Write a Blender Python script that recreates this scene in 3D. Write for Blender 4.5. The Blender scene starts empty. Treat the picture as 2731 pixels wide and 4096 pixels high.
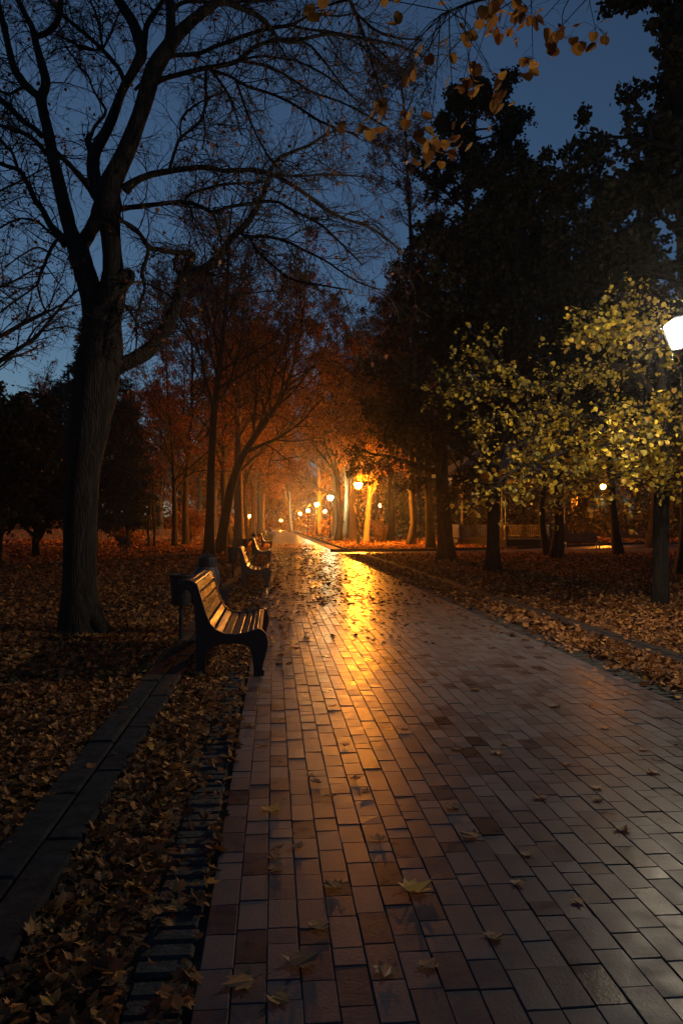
import bpy, math, random
import numpy as np

random.seed(7)
RNG = np.random.default_rng(7)
SC = bpy.context.scene
HAZE_D = 0.00036
COL = SC.collection

# ------------------------------------------------------------------ camera
F_PX, CX, CY, CAM_H = 3186.0, 1365.5, 2048.0, 1.45
PSI = math.atan(271.5 / F_PX)
PIT = math.atan(51.0 / F_PX * math.cos(PSI))
FWD = np.array([math.sin(PSI) * math.cos(PIT), math.cos(PSI) * math.cos(PIT), math.sin(PIT)])
RGT = np.array([math.cos(PSI), -math.sin(PSI), 0.0])
UPV = np.cross(RGT, FWD)
CAM = np.array([0, 0, CAM_H])


def ray(x, y):
    return FWD + RGT * (x - CX) / F_PX - UPV * (y - CY) / F_PX


def at(x, y, dep):
    d = ray(x, y)
    return CAM + d * (dep / d[1])


def ground(x, y):
    d = ray(x, y)
    p = CAM + d * (-CAM_H / d[2])
    p[2] = 0
    return p


cam_d = bpy.data.cameras.new('camera')
cam = bpy.data.objects.new('camera', cam_d)
COL.objects.link(cam)
cam.location = CAM
cam.rotation_euler = (math.pi / 2 + PIT, 0, -PSI)
cam_d.sensor_fit = 'VERTICAL'
cam_d.sensor_height = 36.0
cam_d.lens = 36.0 * F_PX / 4096.0
cam_d.clip_start = 0.05
cam_d.clip_end = 3000
SC.camera = cam

# ------------------------------------------------------------------ materials
def new_mat(name):
    m = bpy.data.materials.new(name)
    m.use_nodes = True
    nt = m.node_tree
    nt.nodes.clear()
    out = nt.nodes.new('ShaderNodeOutputMaterial')
    return m, nt, out


def N(nt, typ, **kw):
    n = nt.nodes.new(typ)
    for k, v in kw.items():
        if k.startswith('i_'):
            key = k[2:]
            key = int(key) if key.isdigit() else key.replace('_', ' ')
            n.inputs[key].default_value = v
        else:
            setattr(n, k, v)
    return n


def ramp(nt, stops, interp='LINEAR'):
    r = nt.nodes.new('ShaderNodeValToRGB')
    r.color_ramp.interpolation = interp
    e = r.color_ramp.elements
    while len(e) > 1:
        e.remove(e[-1])
    e[0].position = stops[0][0]
    e[0].color = (*stops[0][1], 1)
    for p, c in stops[1:]:
        x = e.new(p)
        x.color = (*c, 1)
    return r


def surf(name, stops, rough=0.7, scale=8.0, bump=0.3, bdist=0.01, attr=False, stretch=(1, 1, 1), metal=0.0, spec=0.5,
         rough_var=0.0, coat=0.0, rough_attr=0.0):
    """noise-mottled principled material; attr mixes a per-piece value into the colour"""
    m, nt, out = new_mat(name)
    L = nt.links.new
    b = N(nt, 'ShaderNodeBsdfPrincipled')
    b.inputs['Roughness'].default_value = rough
    b.inputs['Metallic'].default_value = metal
    b.inputs['Specular IOR Level'].default_value = spec
    b.inputs['Coat Weight'].default_value = coat
    b.inputs['Coat Roughness'].default_value = 0.15
    tc = N(nt, 'ShaderNodeTexCoord')
    mp = N(nt, 'ShaderNodeMapping')
    mp.inputs['Scale'].default_value = stretch
    L(tc.outputs['Object'], mp.inputs['Vector'])
    nz = N(nt, 'ShaderNodeTexNoise')
    nz.inputs['Scale'].default_value = scale
    nz.inputs['Detail'].default_value = 6
    L(mp.outputs[0], nz.inputs['Vector'])
    r = ramp(nt, stops)
    if attr:
        a = N(nt, 'ShaderNodeAttribute', attribute_name='v')
        mx = N(nt, 'ShaderNodeMath', operation='MULTIPLY_ADD')
        mx.inputs[1].default_value = 0.35
        L(nz.outputs[0], mx.inputs[0])
        sc = N(nt, 'ShaderNodeMath', operation='MULTIPLY_ADD')
        sc.inputs[1].default_value = 0.85
        sc.inputs[2].default_value = -0.10
        L(a.outputs['Fac'], sc.inputs[0])
        st = N(nt, 'ShaderNodeTexNoise')        # broad stains across neighbouring pieces
        st.inputs['Scale'].default_value = 1.3
        st.inputs['Detail'].default_value = 5
        L(tc.outputs['Object'], st.inputs['Vector'])
        s2 = N(nt, 'ShaderNodeMath', operation='MULTIPLY_ADD')
        s2.inputs[1].default_value = 0.7
        L(st.outputs[0], s2.inputs[0])
        s3 = N(nt, 'ShaderNodeMath', operation='SUBTRACT')
        s3.inputs[1].default_value = 0.35
        L(sc.outputs[0], s3.inputs[0])
        L(s3.outputs[0], s2.inputs[2])
        L(s2.outputs[0], mx.inputs[2])
        L(mx.outputs[0], r.inputs[0])
    else:
        L(nz.outputs[0], r.inputs[0])
    L(r.outputs[0], b.inputs['Base Color'])
    if bump:
        bp = N(nt, 'ShaderNodeBump')
        bp.inputs['Strength'].default_value = bump
        bp.inputs['Distance'].default_value = bdist
        nz2 = N(nt, 'ShaderNodeTexNoise')
        nz2.inputs['Scale'].default_value = scale * 3
        nz2.inputs['Detail'].default_value = 5
        L(mp.outputs[0], nz2.inputs['Vector'])
        L(nz2.outputs[0], bp.inputs['Height'])
        L(bp.outputs[0], b.inputs['Normal'])
    if rough_var:
        mr = N(nt, 'ShaderNodeMapRange')
        mr.inputs['From Min'].default_value = 0.35
        mr.inputs['From Max'].default_value = 0.65
        mr.inputs['To Min'].default_value = rough - rough_var
        mr.inputs['To Max'].default_value = rough + rough_var
        nz3 = N(nt, 'ShaderNodeTexNoise')
        nz3.inputs['Scale'].default_value = scale * 0.37
        nz3.inputs['Detail'].default_value = 4
        L(mp.outputs[0], nz3.inputs['Vector'])
        L(nz3.outputs[0], mr.inputs[0])
        if rough_attr:      # every brick has its own polish
            a2 = N(nt, 'ShaderNodeAttribute', attribute_name='v')
            ra = N(nt, 'ShaderNodeMath', operation='MULTIPLY_ADD')
            ra.inputs[1].default_value = rough_attr
            ra.inputs[2].default_value = -rough_attr / 2
            L(a2.outputs['Fac'], ra.inputs[0])
            ad = N(nt, 'ShaderNodeMath', operation='ADD')
            L(mr.outputs[0], ad.inputs[0])
            L(ra.outputs[0], ad.inputs[1])
            L(ad.outputs[0], b.inputs['Roughness'])
        else:
            L(mr.outputs[0], b.inputs['Roughness'])
    L(b.outputs[0], out.inputs[0])
    return m


def leaf_mat(name, stops, trans=0.35, gloss=0.02, rough=0.55):
    m, nt, out = new_mat(name)
    L = nt.links.new
    a = N(nt, 'ShaderNodeAttribute', attribute_name='v')
    r = ramp(nt, stops)
    L(a.outputs['Fac'], r.inputs[0])
    d = N(nt, 'ShaderNodeBsdfDiffuse')
    t = N(nt, 'ShaderNodeBsdfTranslucent')
    g = N(nt, 'ShaderNodeBsdfGlossy')
    g.inputs['Roughness'].default_value = rough
    L(r.outputs[0], d.inputs[0])
    L(r.outputs[0], t.inputs[0])
    m1 = N(nt, 'ShaderNodeMixShader')
    m1.inputs[0].default_value = trans
    L(d.outputs[0], m1.inputs[1])
    L(t.outputs[0], m1.inputs[2])
    m2 = N(nt, 'ShaderNodeMixShader')
    m2.inputs[0].default_value = gloss
    L(m1.outputs[0], m2.inputs[1])
    L(g.outputs[0], m2.inputs[2])
    L(m2.outputs[0], out.inputs[0])
    return m


def emit_mat(name, col, s):
    m, nt, out = new_mat(name)
    e = N(nt, 'ShaderNodeEmission')
    e.inputs[0].default_value = (*col, 1)
    e.inputs[1].default_value = s
    nt.links.new(e.outputs[0], out.inputs[0])
    return m


M = {}
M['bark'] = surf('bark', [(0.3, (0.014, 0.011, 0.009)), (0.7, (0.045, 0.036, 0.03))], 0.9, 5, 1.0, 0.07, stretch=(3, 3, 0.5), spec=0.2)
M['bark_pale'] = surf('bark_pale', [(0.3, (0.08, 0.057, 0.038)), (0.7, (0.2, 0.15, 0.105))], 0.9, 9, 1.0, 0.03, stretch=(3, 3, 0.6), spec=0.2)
M['twig'] = surf('twig', [(0.3, (0.028, 0.02, 0.016)), (0.7, (0.06, 0.042, 0.034))], 0.85, 6, 0, spec=0.2)
M['leaf_brown'] = leaf_mat('leaf_brown', [(0, (0.12, 0.045, 0.02)), (0.5, (0.28, 0.12, 0.035)), (1, (0.42, 0.22, 0.05))])
M['leaf_rust'] = leaf_mat('leaf_rust', [(0, (0.10, 0.03, 0.018)), (0.5, (0.2, 0.07, 0.03)), (1, (0.33, 0.14, 0.05))])
M['leaf_dark'] = leaf_mat('leaf_dark', [(0, (0.018, 0.021, 0.011)), (0.6, (0.04, 0.037, 0.017)), (1, (0.10, 0.062, 0.024))], 0.15)
M['leaf_linden'] = leaf_mat('leaf_linden', [(0, (0.09, 0.075, 0.022)), (0.25, (0.29, 0.225, 0.035)), (0.6, (0.60, 0.42, 0.042)), (0.85, (0.74, 0.50, 0.035)), (1, (0.42, 0.21, 0.04))], 0.4, 0.03, 0.55)
M['leaf_amber'] = leaf_mat('leaf_amber', [(0, (0.10, 0.035, 0.012)), (0.5, (0.30, 0.13, 0.03)), (1, (0.45, 0.22, 0.045))], 0.4, 0.015, 0.7)
M['needle'] = leaf_mat('needle', [(0, (0.02, 0.035, 0.035)), (1, (0.055, 0.08, 0.075))], 0.05)
M['litter'] = leaf_mat('litter', [(0, (0.04, 0.017, 0.008)), (0.35, (0.16, 0.063, 0.022)), (0.75, (0.37, 0.155, 0.05)), (0.94, (0.52, 0.25, 0.075)), (1, (0.55, 0.26, 0.04))], 0.2, 0.02, 0.6)
M['wet_leaf'] = leaf_mat('wet_leaf', [(0, (0.03, 0.02, 0.014)), (0.7, (0.09, 0.05, 0.026)), (1, (0.2, 0.11, 0.05))], 0.1, 0.04, 0.6)
M['path_leaf'] = leaf_mat('path_leaf', [(0, (0.12, 0.06, 0.03)), (0.5, (0.3, 0.16, 0.07)), (1, (0.62, 0.33, 0.06))], 0.15, 0.04, 0.5)
M['soil'] = surf('soil', [(0.3, (0.03, 0.02, 0.013)), (0.55, (0.10, 0.06, 0.035)), (0.75, (0.19, 0.11, 0.06))], 0.9, 9, 1.0, 0.04, spec=0.2)
M['joint'] = surf('joint', [(0.3, (0.03, 0.026, 0.023)), (0.7, (0.085, 0.072, 0.06))], 0.9, 20, 0.5, 0.004)
M['brick'] = surf('brick', [(0.0, (0.036, 0.019, 0.018)), (0.2, (0.070, 0.047, 0.046)), (0.45, (0.098, 0.076, 0.077)), (0.7, (0.118, 0.10, 0.103)), (1, (0.10, 0.10, 0.106))],
                  0.37, 26, 0.25, 0.004, attr=True, rough_var=0.07, spec=0.036, rough_attr=0.14)
M['sett'] = surf('sett', [(0.3, (0.03, 0.03, 0.03)), (0.7, (0.07, 0.068, 0.066))], 0.8, 18, 0.8, 0.01, spec=0.12)
M['kerb'] = surf('kerb', [(0.3, (0.018, 0.016, 0.016)), (0.7, (0.04, 0.036, 0.036))], 0.95, 14, 0.6, 0.006, spec=0.08)
M['iron'] = surf('iron', [(0.3, (0.008, 0.008, 0.009)), (0.7, (0.018, 0.018, 0.02))], 0.5, 30, 0.25, 0.002, spec=0.4)
M['wood'] = surf('wood', [(0.25, (0.02, 0.009, 0.004)), (0.55, (0.05, 0.023, 0.009)), (0.8, (0.085, 0.042, 0.016))], 0.33, 7, 0.6, 0.004, stretch=(9, 0.6, 9), rough_var=0.1, coat=0.0, spec=0.3)
M['seat_wood'] = surf('seat_wood', [(0.25, (0.016, 0.008, 0.005)), (0.55, (0.042, 0.021, 0.011)), (0.8, (0.075, 0.038, 0.02))], 0.5, 7, 0.6, 0.004, stretch=(9, 0.6, 9), rough_var=0.12, spec=0.25)
M['old_wood'] = surf('old_wood', [(0.25, (0.10, 0.07, 0.05)), (0.8, (0.28, 0.2, 0.14))], 0.6, 7, 0.4, 0.003, stretch=(9, 0.6, 9))
M['plastic_bag'] = surf('plastic_bag', [(0.3, (0.03, 0.029, 0.032)), (0.7, (0.07, 0.068, 0.072))], 0.45, 10, 0.8, 0.02)
M['paint'] = surf('gazebo_paint', [(0.3, (0.02, 0.013, 0.011)), (0.7, (0.045, 0.03, 0.024))], 0.45, 9, 0.2, 0.003)
M['roof'] = surf('roof_metal', [(0.3, (0.014, 0.02, 0.03)), (0.7, (0.024, 0.034, 0.046))], 0.45, 5, 0.2, 0.005, stretch=(1, 1, 1))
M['fence'] = surf('fence_paint', [(0.3, (0.16, 0.12, 0.10)), (0.7, (0.30, 0.23, 0.19))], 0.6, 9, 0.2, 0.003)
M['skin'] = surf('skin', [(0.3, (0.40, 0.24, 0.17)), (0.7, (0.5, 0.31, 0.22))], 0.5, 9, 0)
M['coat'] = surf('coat_cloth', [(0.3, (0.012, 0.012, 0.016)), (0.7, (0.03, 0.03, 0.035))], 0.9, 30, 0.3, 0.004)
M['trouser'] = surf('trouser_cloth', [(0.3, (0.12, 0.10, 0.10)), (0.7, (0.2, 0.16, 0.15))], 0.9, 30, 0.3, 0.004)
M['hair'] = surf('hair', [(0.3, (0.015, 0.01, 0.008)), (0.7, (0.04, 0.025, 0.018))], 0.6, 60, 0.5, 0.004)

# ------------------------------------------------------------------ mesh building
class MB:
    def __init__(s):
        s.v, s.f, s.n = [], [], 0

    def add(s, v, f, mat=0, val=None):
        v = np.asarray(v, float).reshape(-1, 3)
        f = np.asarray(f, np.int64)
        s.v.append(v)
        if val is None:
            val = np.full(len(f), 0.5)
        s.f.append((f + s.n, np.full(len(f), mat), np.broadcast_to(np.asarray(val, float), (len(f),))))
        s.n += len(v)
        return s

    def box(s, c, size, rot=None, mat=0, bev=0.0, val=None):
        h = np.array(size, float) / 2
        b = min(bev, h.min() * 0.9)
        V, idx = [], {}
        if b <= 0:
            V = [[x, y, z] for x in (-1, 1) for y in (-1, 1) for z in (-1, 1)]
            V = np.array(V) * h
            Fq = [[0, 1, 3, 2], [4, 6, 7, 5], [0, 4, 5, 1], [2, 3, 7, 6], [0, 2, 6, 4], [1, 5, 7, 3]]
            V = V if rot is None else V @ np.array(rot).T
            return s.add(V + np.array(c), Fq, mat, val)
        # chamfered box: 24 vertices
        for sx in (-1, 1):
            for sy in (-1, 1):
                for sz in (-1, 1):
                    for ax in range(3):
                        p = np.array([sx, sy, sz], float) * (h - b)
                        p[ax] = (sx, sy, sz)[ax] * h[ax]
                        idx[(sx, sy, sz, ax)] = len(V)
                        V.append(p)
        Fq, Ft = [], []
        for ax in range(3):
            o = [a for a in range(3) if a != ax]
            for sg in (-1, 1):
                q = []
                for (p1, p2) in ((-1, -1), (1, -1), (1, 1), (-1, 1)):
                    k = [0, 0, 0]
                    k[ax], k[o[0]], k[o[1]] = sg, p1, p2
                    q.append(idx[(*k, ax)])
                Fq.append(q)
        for ax in range(3):
            o = [a for a in range(3) if a != ax]
            for p1 in (-1, 1):
                for p2 in (-1, 1):
                    q = []
                    for sg, face in ((-1, o[0]), (1, o[0]), (1, o[1]), (-1, o[1])):
                        k = [0, 0, 0]
                        k[ax], k[o[0]], k[o[1]] = sg, p1, p2
                        q.append(idx[(*k, face)])
                    Fq.append(q)
        for sx in (-1, 1):
            for sy in (-1, 1):
                for sz in (-1, 1):
                    Ft.append([idx[(sx, sy, sz, a)] for a in range(3)])
        V = np.array(V)
        V = V if rot is None else V @ np.array(rot).T
        base = s.n
        s.add(V + np.array(c), Fq, mat, val)
        s.f.append((np.array(Ft) + base, np.full(8, mat), np.full(8, 0.5 if val is None else val)))
        return s

    def tube(s, pts, rad, sides=8, mat=0, caps=True, val=None):
        P = np.asarray(pts, float)[None]
        R = np.asarray(rad, float)
        R = np.broadcast_to(R, (P.shape[1],))[None]
        tubes(s, P, R, sides, mat, val)
        if caps:
            k = P.shape[1]
            b = s.n - k * sides
            s.f.append((np.array([list(range(b + sides - 1, b - 1, -1))]), np.array([mat]), np.array([.5])))
            s.f.append((np.array([list(range(s.n - sides, s.n))]), np.array([mat]), np.array([.5])))
        return s

    def lathe(s, prof, sides=16, c=(0, 0, 0), mat=0, ph=0.0):
        """prof: list of (r, z)"""
        a = np.arange(sides) * 2 * math.pi / sides + ph
        V = np.concatenate([np.stack([r * np.cos(a), r * np.sin(a), np.full(sides, z)], 1) for r, z in prof]) + np.array(c)
        k = len(prof)
        Fq = [[i * sides + j, i * sides + (j + 1) % sides, (i + 1) * sides + (j + 1) % sides, (i + 1) * sides + j] for i in range(k - 1) for j in range(sides)]
        b = s.n
        s.add(V, Fq, mat)
        s.f.append((np.array([list(range(b + sides - 1, b - 1, -1))]), np.array([mat]), np.array([.5])))
        s.f.append((np.array([list(range(s.n - sides, s.n))]), np.array([mat]), np.array([.5])))
        return s

    def prism(s, outline, axis0, axis1, dirv, thick, origin=(0, 0, 0), mat=0):
        """outline 2-D points on axis0/axis1, extruded along dirv by thick"""
        o = np.array(outline, float)
        a0, a1, d = np.array(axis0, float), np.array(axis1, float), np.array(dirv, float)
        A = o[:, :1] * a0 + o[:, 1:] * a1 + np.array(origin)
        n = len(A)
        V = np.concatenate([A, A + d * thick])
        b = s.n
        s.add(V, [[i, (i + 1) % n, n + (i + 1) % n, n + i] for i in range(n)], mat)
        s.f.append((np.array([list(range(b + n - 1, b - 1, -1))]), np.array([mat]), np.array([.5])))
        s.f.append((np.array([list(range(b + n, b + 2 * n))]), np.array([mat]), np.array([.5])))
        return s

    def build(s, name, mats, parent=None, origin=(0, 0, 0), smooth=False):
        if not isinstance(mats, (list, tuple)):
            mats = [mats]
        me = bpy.data.meshes.new(name)
        V = np.concatenate(s.v) - np.array(origin, float)
        me.vertices.add(len(V))
        me.vertices.foreach_set('co', V.astype(np.float32).ravel())
        loops = np.concatenate([f.ravel() for f, _, _ in s.f])
        tot = np.concatenate([np.full(len(f), f.shape[1]) for f, _, _ in s.f])
        st = np.concatenate([[0], np.cumsum(tot)[:-1]])
        me.loops.add(len(loops))
        me.loops.foreach_set('vertex_index', loops.astype(np.int32))
        me.polygons.add(len(tot))
        me.polygons.foreach_set('loop_start', st.astype(np.int32))
        me.polygons.foreach_set('loop_total', tot.astype(np.int32))
        me.polygons.foreach_set('material_index', np.concatenate([m for _, m, _ in s.f]).astype(np.int32))
        me.polygons.foreach_set('use_smooth', np.full(len(tot), bool(smooth)))
        at_ = me.attributes.new('v', 'FLOAT', 'FACE')
        at_.data.foreach_set('value', np.concatenate([v for _, _, v in s.f]).astype(np.float32))
        for m in mats:
            me.materials.append(m)
        me.update(calc_edges=True)
        me.validate()
        o = bpy.data.objects.new(name, me)
        COL.objects.link(o)
        if parent is not None:
            o.parent = parent
        else:
            o.location = origin
        return o


def nrm(a):
    return a / np.maximum(np.linalg.norm(a, axis=-1, keepdims=True), 1e-9)


def tubes(mb, P, R, sides=3, mat=0, val=None):
    """P (n,k,3), R (n,k): swept tubes"""
    n, k, _ = P.shape
    T = np.empty_like(P)
    T[:, 1:-1] = P[:, 2:] - P[:, :-2]
    T[:, 0] = P[:, 1] - P[:, 0]
    T[:, -1] = P[:, -1] - P[:, -2]
    T = nrm(T)
    ref = np.zeros((n, 1, 3))
    mt = np.abs(nrm(P[:, -1] - P[:, 0]))
    ax = np.argmin(mt, 1)
    ref[np.arange(n), 0, ax] = 1
    U = nrm(np.cross(T, np.broadcast_to(ref, T.shape)))
    W = np.cross(T, U)
    a = np.arange(sides) * 2 * math.pi / sides
    V = P[:, :, None] + R[:, :, None, None] * (U[:, :, None] * np.cos(a)[:, None] + W[:, :, None] * np.sin(a)[:, None])
    i = np.arange(k - 1)[:, None] * sides
    j = np.arange(sides)
    q = np.stack([i + j, i + (j + 1) % sides, i + sides + (j + 1) % sides, i + sides + j], -1).reshape(-1, 4)
    Fq = (np.arange(n) * k * sides)[:, None, None] + q
    vv = None if val is None else np.repeat(np.broadcast_to(val, (n,)), len(q))
    mb.add(V.reshape(-1, 3), Fq.reshape(-1, 4), mat, vv)


def sprout(rng, P, R, m, lo, hi, tmin=0.25, tmax=1.0, ang=0.8, k=6, jit=0.18, up=0.0, grav=0.0, rf=0.6, lenfn=None, taper=0.35, rmin=0.0018, absL=None, flat=1.0):
    n, kk, _ = P.shape
    t = tmin + (tmax - tmin) * ((np.arange(m) + rng.random((n, m))) / m)
    u = np.clip(t, 0, 0.9999) * (kk - 1)
    i = u.astype(int)
    f = (u - i)[..., None]
    r_ = np.arange(n)[:, None]
    pos = P[r_, i] * (1 - f) + P[r_, i + 1] * f
    tan = nrm(P[r_, i + 1] - P[r_, i])
    rad = R[r_, i] * (1 - f[..., 0]) + R[r_, i + 1] * f[..., 0]
    pl = np.linalg.norm(np.diff(P, axis=1), axis=-1).sum(1)
    base = pl[:, None] if absL is None else absL
    L = base * rng.uniform(lo, hi, (n, m)) * (lenfn(t) if lenfn else (1.1 - 0.6 * t))
    ref = rng.normal(size=(n, m, 3))
    ref[..., 2] *= flat
    perp = nrm(ref - (ref * tan).sum(-1, keepdims=True) * tan)
    a = ang + rng.normal(size=(n, m, 1)) * 0.2
    d = np.cos(a) * tan + np.sin(a) * perp
    d[..., 2] += up
    d = nrm(d)
    pts = [pos]
    for _ in range(k - 1):
        d = d + jit * rng.normal(size=d.shape)
        d[..., 2] += grav
        d = nrm(d)
        pts.append(pts[-1] + d * (L / (k - 1))[..., None])
    Q = np.stack(pts, 2).reshape(n * m, k, 3)
    RR = np.maximum((rad * rf)[..., None] * np.linspace(1, taper, k), rmin).reshape(n * m, k)
    return Q, RR


def leaf_template(kind):
    if kind == 'quad':
        v = [(0, 0, 0), (0.3, 0.42, 0.06), (0, 1, -0.05), (-0.3, 0.42, 0.06)]
        return np.array(v, float), [np.array([[0, 1, 2, 3]])]
    if kind == 'linden':
        pr = [(0, 0), (0.22, -0.06), (0.42, 0.08), (0.48, 0.36), (0.41, 0.64), (0.22, 0.87), (0, 1.0)]
        v = [(x, y, 0.18 * abs(x) - 0.10 * y * y) for x, y in pr] + [(-x, y, 0.18 * abs(x) - 0.10 * y * y) for x, y in pr[1:-1]]
        return np.array(v, float), [np.array([[0, 1, 2, 3, 4, 5, 6], [0, 6, 11, 10, 9, 8, 7]])]
    if kind == 'hex':
        v = [(0, 0, 0), (0.33, 0.2, 0.14), (0.38, 0.62, 0.05), (0, 1, 0.1), (-0.38, 0.62, 0.12), (-0.33, 0.2, 0.02)]
        return np.array(v, float), [np.array([[0, 1, 2, 3], [0, 3, 4, 5]])]
    if kind == 'curl':
        v = [(0, 0, 0.02), (0.2, 0.1, 0.16), (0.34, 0.35, 0.22), (0.24, 0.7, 0.12), (0, 1, 0.22), (-0.2, 0.72, 0.2), (-0.36, 0.42, 0.05), (-0.18, 0.1, 0.1)]
        return np.array(v, float), [np.array([[0, 1, 2, 3], [0, 3, 4, 5], [0, 5, 6, 7]])]
    if kind == 'maple':
        pr = [(0, 0), (0.16, 0.02), (0.42, -0.06), (0.36, 0.16), (0.60, 0.38), (0.40, 0.42), (0.44, 0.74), (0.2, 0.62), (0.12, 0.8), (0, 1.08)]
        zz = [0, .02, .16, .05, .2, .08, .1, .03, -.02, .05]
        v = [(x, y, z) for (x, y), z in zip(pr, zz)] + [(-x, y, z * 0.6 + 0.03) for (x, y), z in zip(pr[1:-1], zz[1:-1])]
        return np.array(v, float), [np.array([[0, 1, 2, 3, 4, 5, 6, 7, 8, 9]]), np.array([[0, 9, 17, 16, 15, 14, 13, 12, 11, 10]])]


def rotmats(rng, n, mode='any', tilt=0.5):
    if mode == 'any':
        q = nrm(rng.normal(size=(n, 4)))
        w, x, y, z = q.T
        return np.stack([np.stack([1 - 2 * (y * y + z * z), 2 * (x * y - z * w), 2 * (x * z + y * w)], -1),
                         np.stack([2 * (x * y + z * w), 1 - 2 * (x * x + z * z), 2 * (y * z - x * w)], -1),
                         np.stack([2 * (x * z - y * w), 2 * (y * z + x * w), 1 - 2 * (x * x + y * y)], -1)], 1)
    # yaw random, then tilt from horizontal
    a = rng.uniform(0, 2 * math.pi, n)
    if mode == 'hang':
        tl = -np.abs(rng.normal(0.75, tilt, n))
    else:
        tl = rng.normal(0, tilt, n)
    ro = rng.normal(0, tilt, n)
    ca, sa, ct, st, cr, sr = np.cos(a), np.sin(a), np.cos(tl), np.sin(tl), np.cos(ro), np.sin(ro)
    z, o = np.zeros(n), np.ones(n)
    Rz = np.stack([np.stack([ca, -sa, z], -1), np.stack([sa, ca, z], -1), np.stack([z, z, o], -1)], 1)
    Rx = np.stack([np.stack([o, z, z], -1), np.stack([z, ct, -st], -1), np.stack([z, st, ct], -1)], 1)
    Ry = np.stack([np.stack([cr, z, sr], -1), np.stack([z, o, z], -1), np.stack([-sr, z, cr], -1)], 1)
    return Rz @ Rx @ Ry


def leaves(mb, rng, pos, size, kind='quad', mat=0, mode='any', tilt=0.5, val=None, wid=1.0):
    T, Fs = leaf_template(kind)
    n = len(pos)
    if n == 0:
        return
    T = T * np.array([wid, 1, 1])
    Rm = rotmats(rng, n, mode, tilt)
    sz = np.broadcast_to(size, (n,))
    V = np.einsum('nij,kj->nki', Rm, T) * sz[:, None, None]
    V += np.asarray(pos)[:, None]
    k = len(T)
    if val is None:
        val = rng.random(n)
    base = mb.n
    mb.v.append(V.reshape(-1, 3))
    mb.n += n * k
    for F0 in Fs:
        Fq = (np.arange(n) * k)[:, None, None] + F0[None] + base
        mb.f.append((Fq.reshape(-1, F0.shape[1]), np.full(n * len(F0), mat), np.repeat(val, len(F0))))


def along(rng, P, m, spread=0.0, tmin=0.2):
    n, kk, _ = P.shape
    t = tmin + (1 - tmin) * rng.random((n, m))
    u = np.clip(t, 0, 0.9999) * (kk - 1)
    i = u.astype(int)
    f = (u - i)[..., None]
    r_ = np.arange(n)[:, None]
    p = (P[r_, i] * (1 - f) + P[r_, i + 1] * f).reshape(-1, 3)
    return p + rng.normal(size=p.shape) * spread


def smooth_poly(pts, k):
    """resample a polyline (n,d) to k points with Catmull-Rom"""
    p = np.asarray(pts, float)
    if len(p) < 3:
        t = np.linspace(0, 1, k)[:, None]
        return p[0] * (1 - t) + p[-1] * t
    e = np.concatenate([[2 * p[0] - p[1]], p, [2 * p[-1] - p[-2]]])
    n = len(p) - 1
    out = []
    for s in np.linspace(0, n, k):
        i = min(int(s), n - 1)
        t = s - i
        a, b, c, d = e[i], e[i + 1], e[i + 2], e[i + 3]
        out.append(0.5 * (2 * b + (c - a) * t + (2 * a - 5 * b + 4 * c - d) * t * t + (3 * b - a - 3 * c + d) * t ** 3))
    return np.array(out)


# ------------------------------------------------------------------ things
def thing(name, label, cat, loc=(0, 0, 0), rz=0.0, group=None):
    o = bpy.data.objects.new(name, None)
    o.empty_display_size = 0.2
    COL.objects.link(o)
    o.location = loc
    o.rotation_euler = (0, 0, rz)
    o['label'] = label
    o['category'] = cat
    if group:
        o['group'] = group
    return o


def tag(o, label=None, cat=None, group=None, kind=None):
    for k, v in (('label', label), ('category', cat), ('group', group), ('kind', kind)):
        if v:
            o[k] = v
    return o


def dup(root, loc, rz, label):
    r = root.copy()
    COL.objects.link(r)
    r.location = loc
    r.rotation_euler = (0, 0, rz)
    r['label'] = label
    for ch in list(root.children):
        c = ch.copy()
        COL.objects.link(c)
        c.parent = r
        for g in list(ch.children):
            d = g.copy()
            COL.objects.link(d)
            d.parent = c
    return r


#@@GROUND
# ------------------------------------------------------------------ ground, path, kerbs
XL, XR = -0.24, 3.28
PATH_END = 215.0
g = MB()
g.add([(-108, -13, -0.03), (148, -13, -0.03), (148, 312, -0.03), (-108, 312, -0.03)], [[0, 1, 2, 3]])
tag(g.build('ground', M['soil']), 'park ground under the fallen leaves', 'ground', kind='structure')


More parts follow.
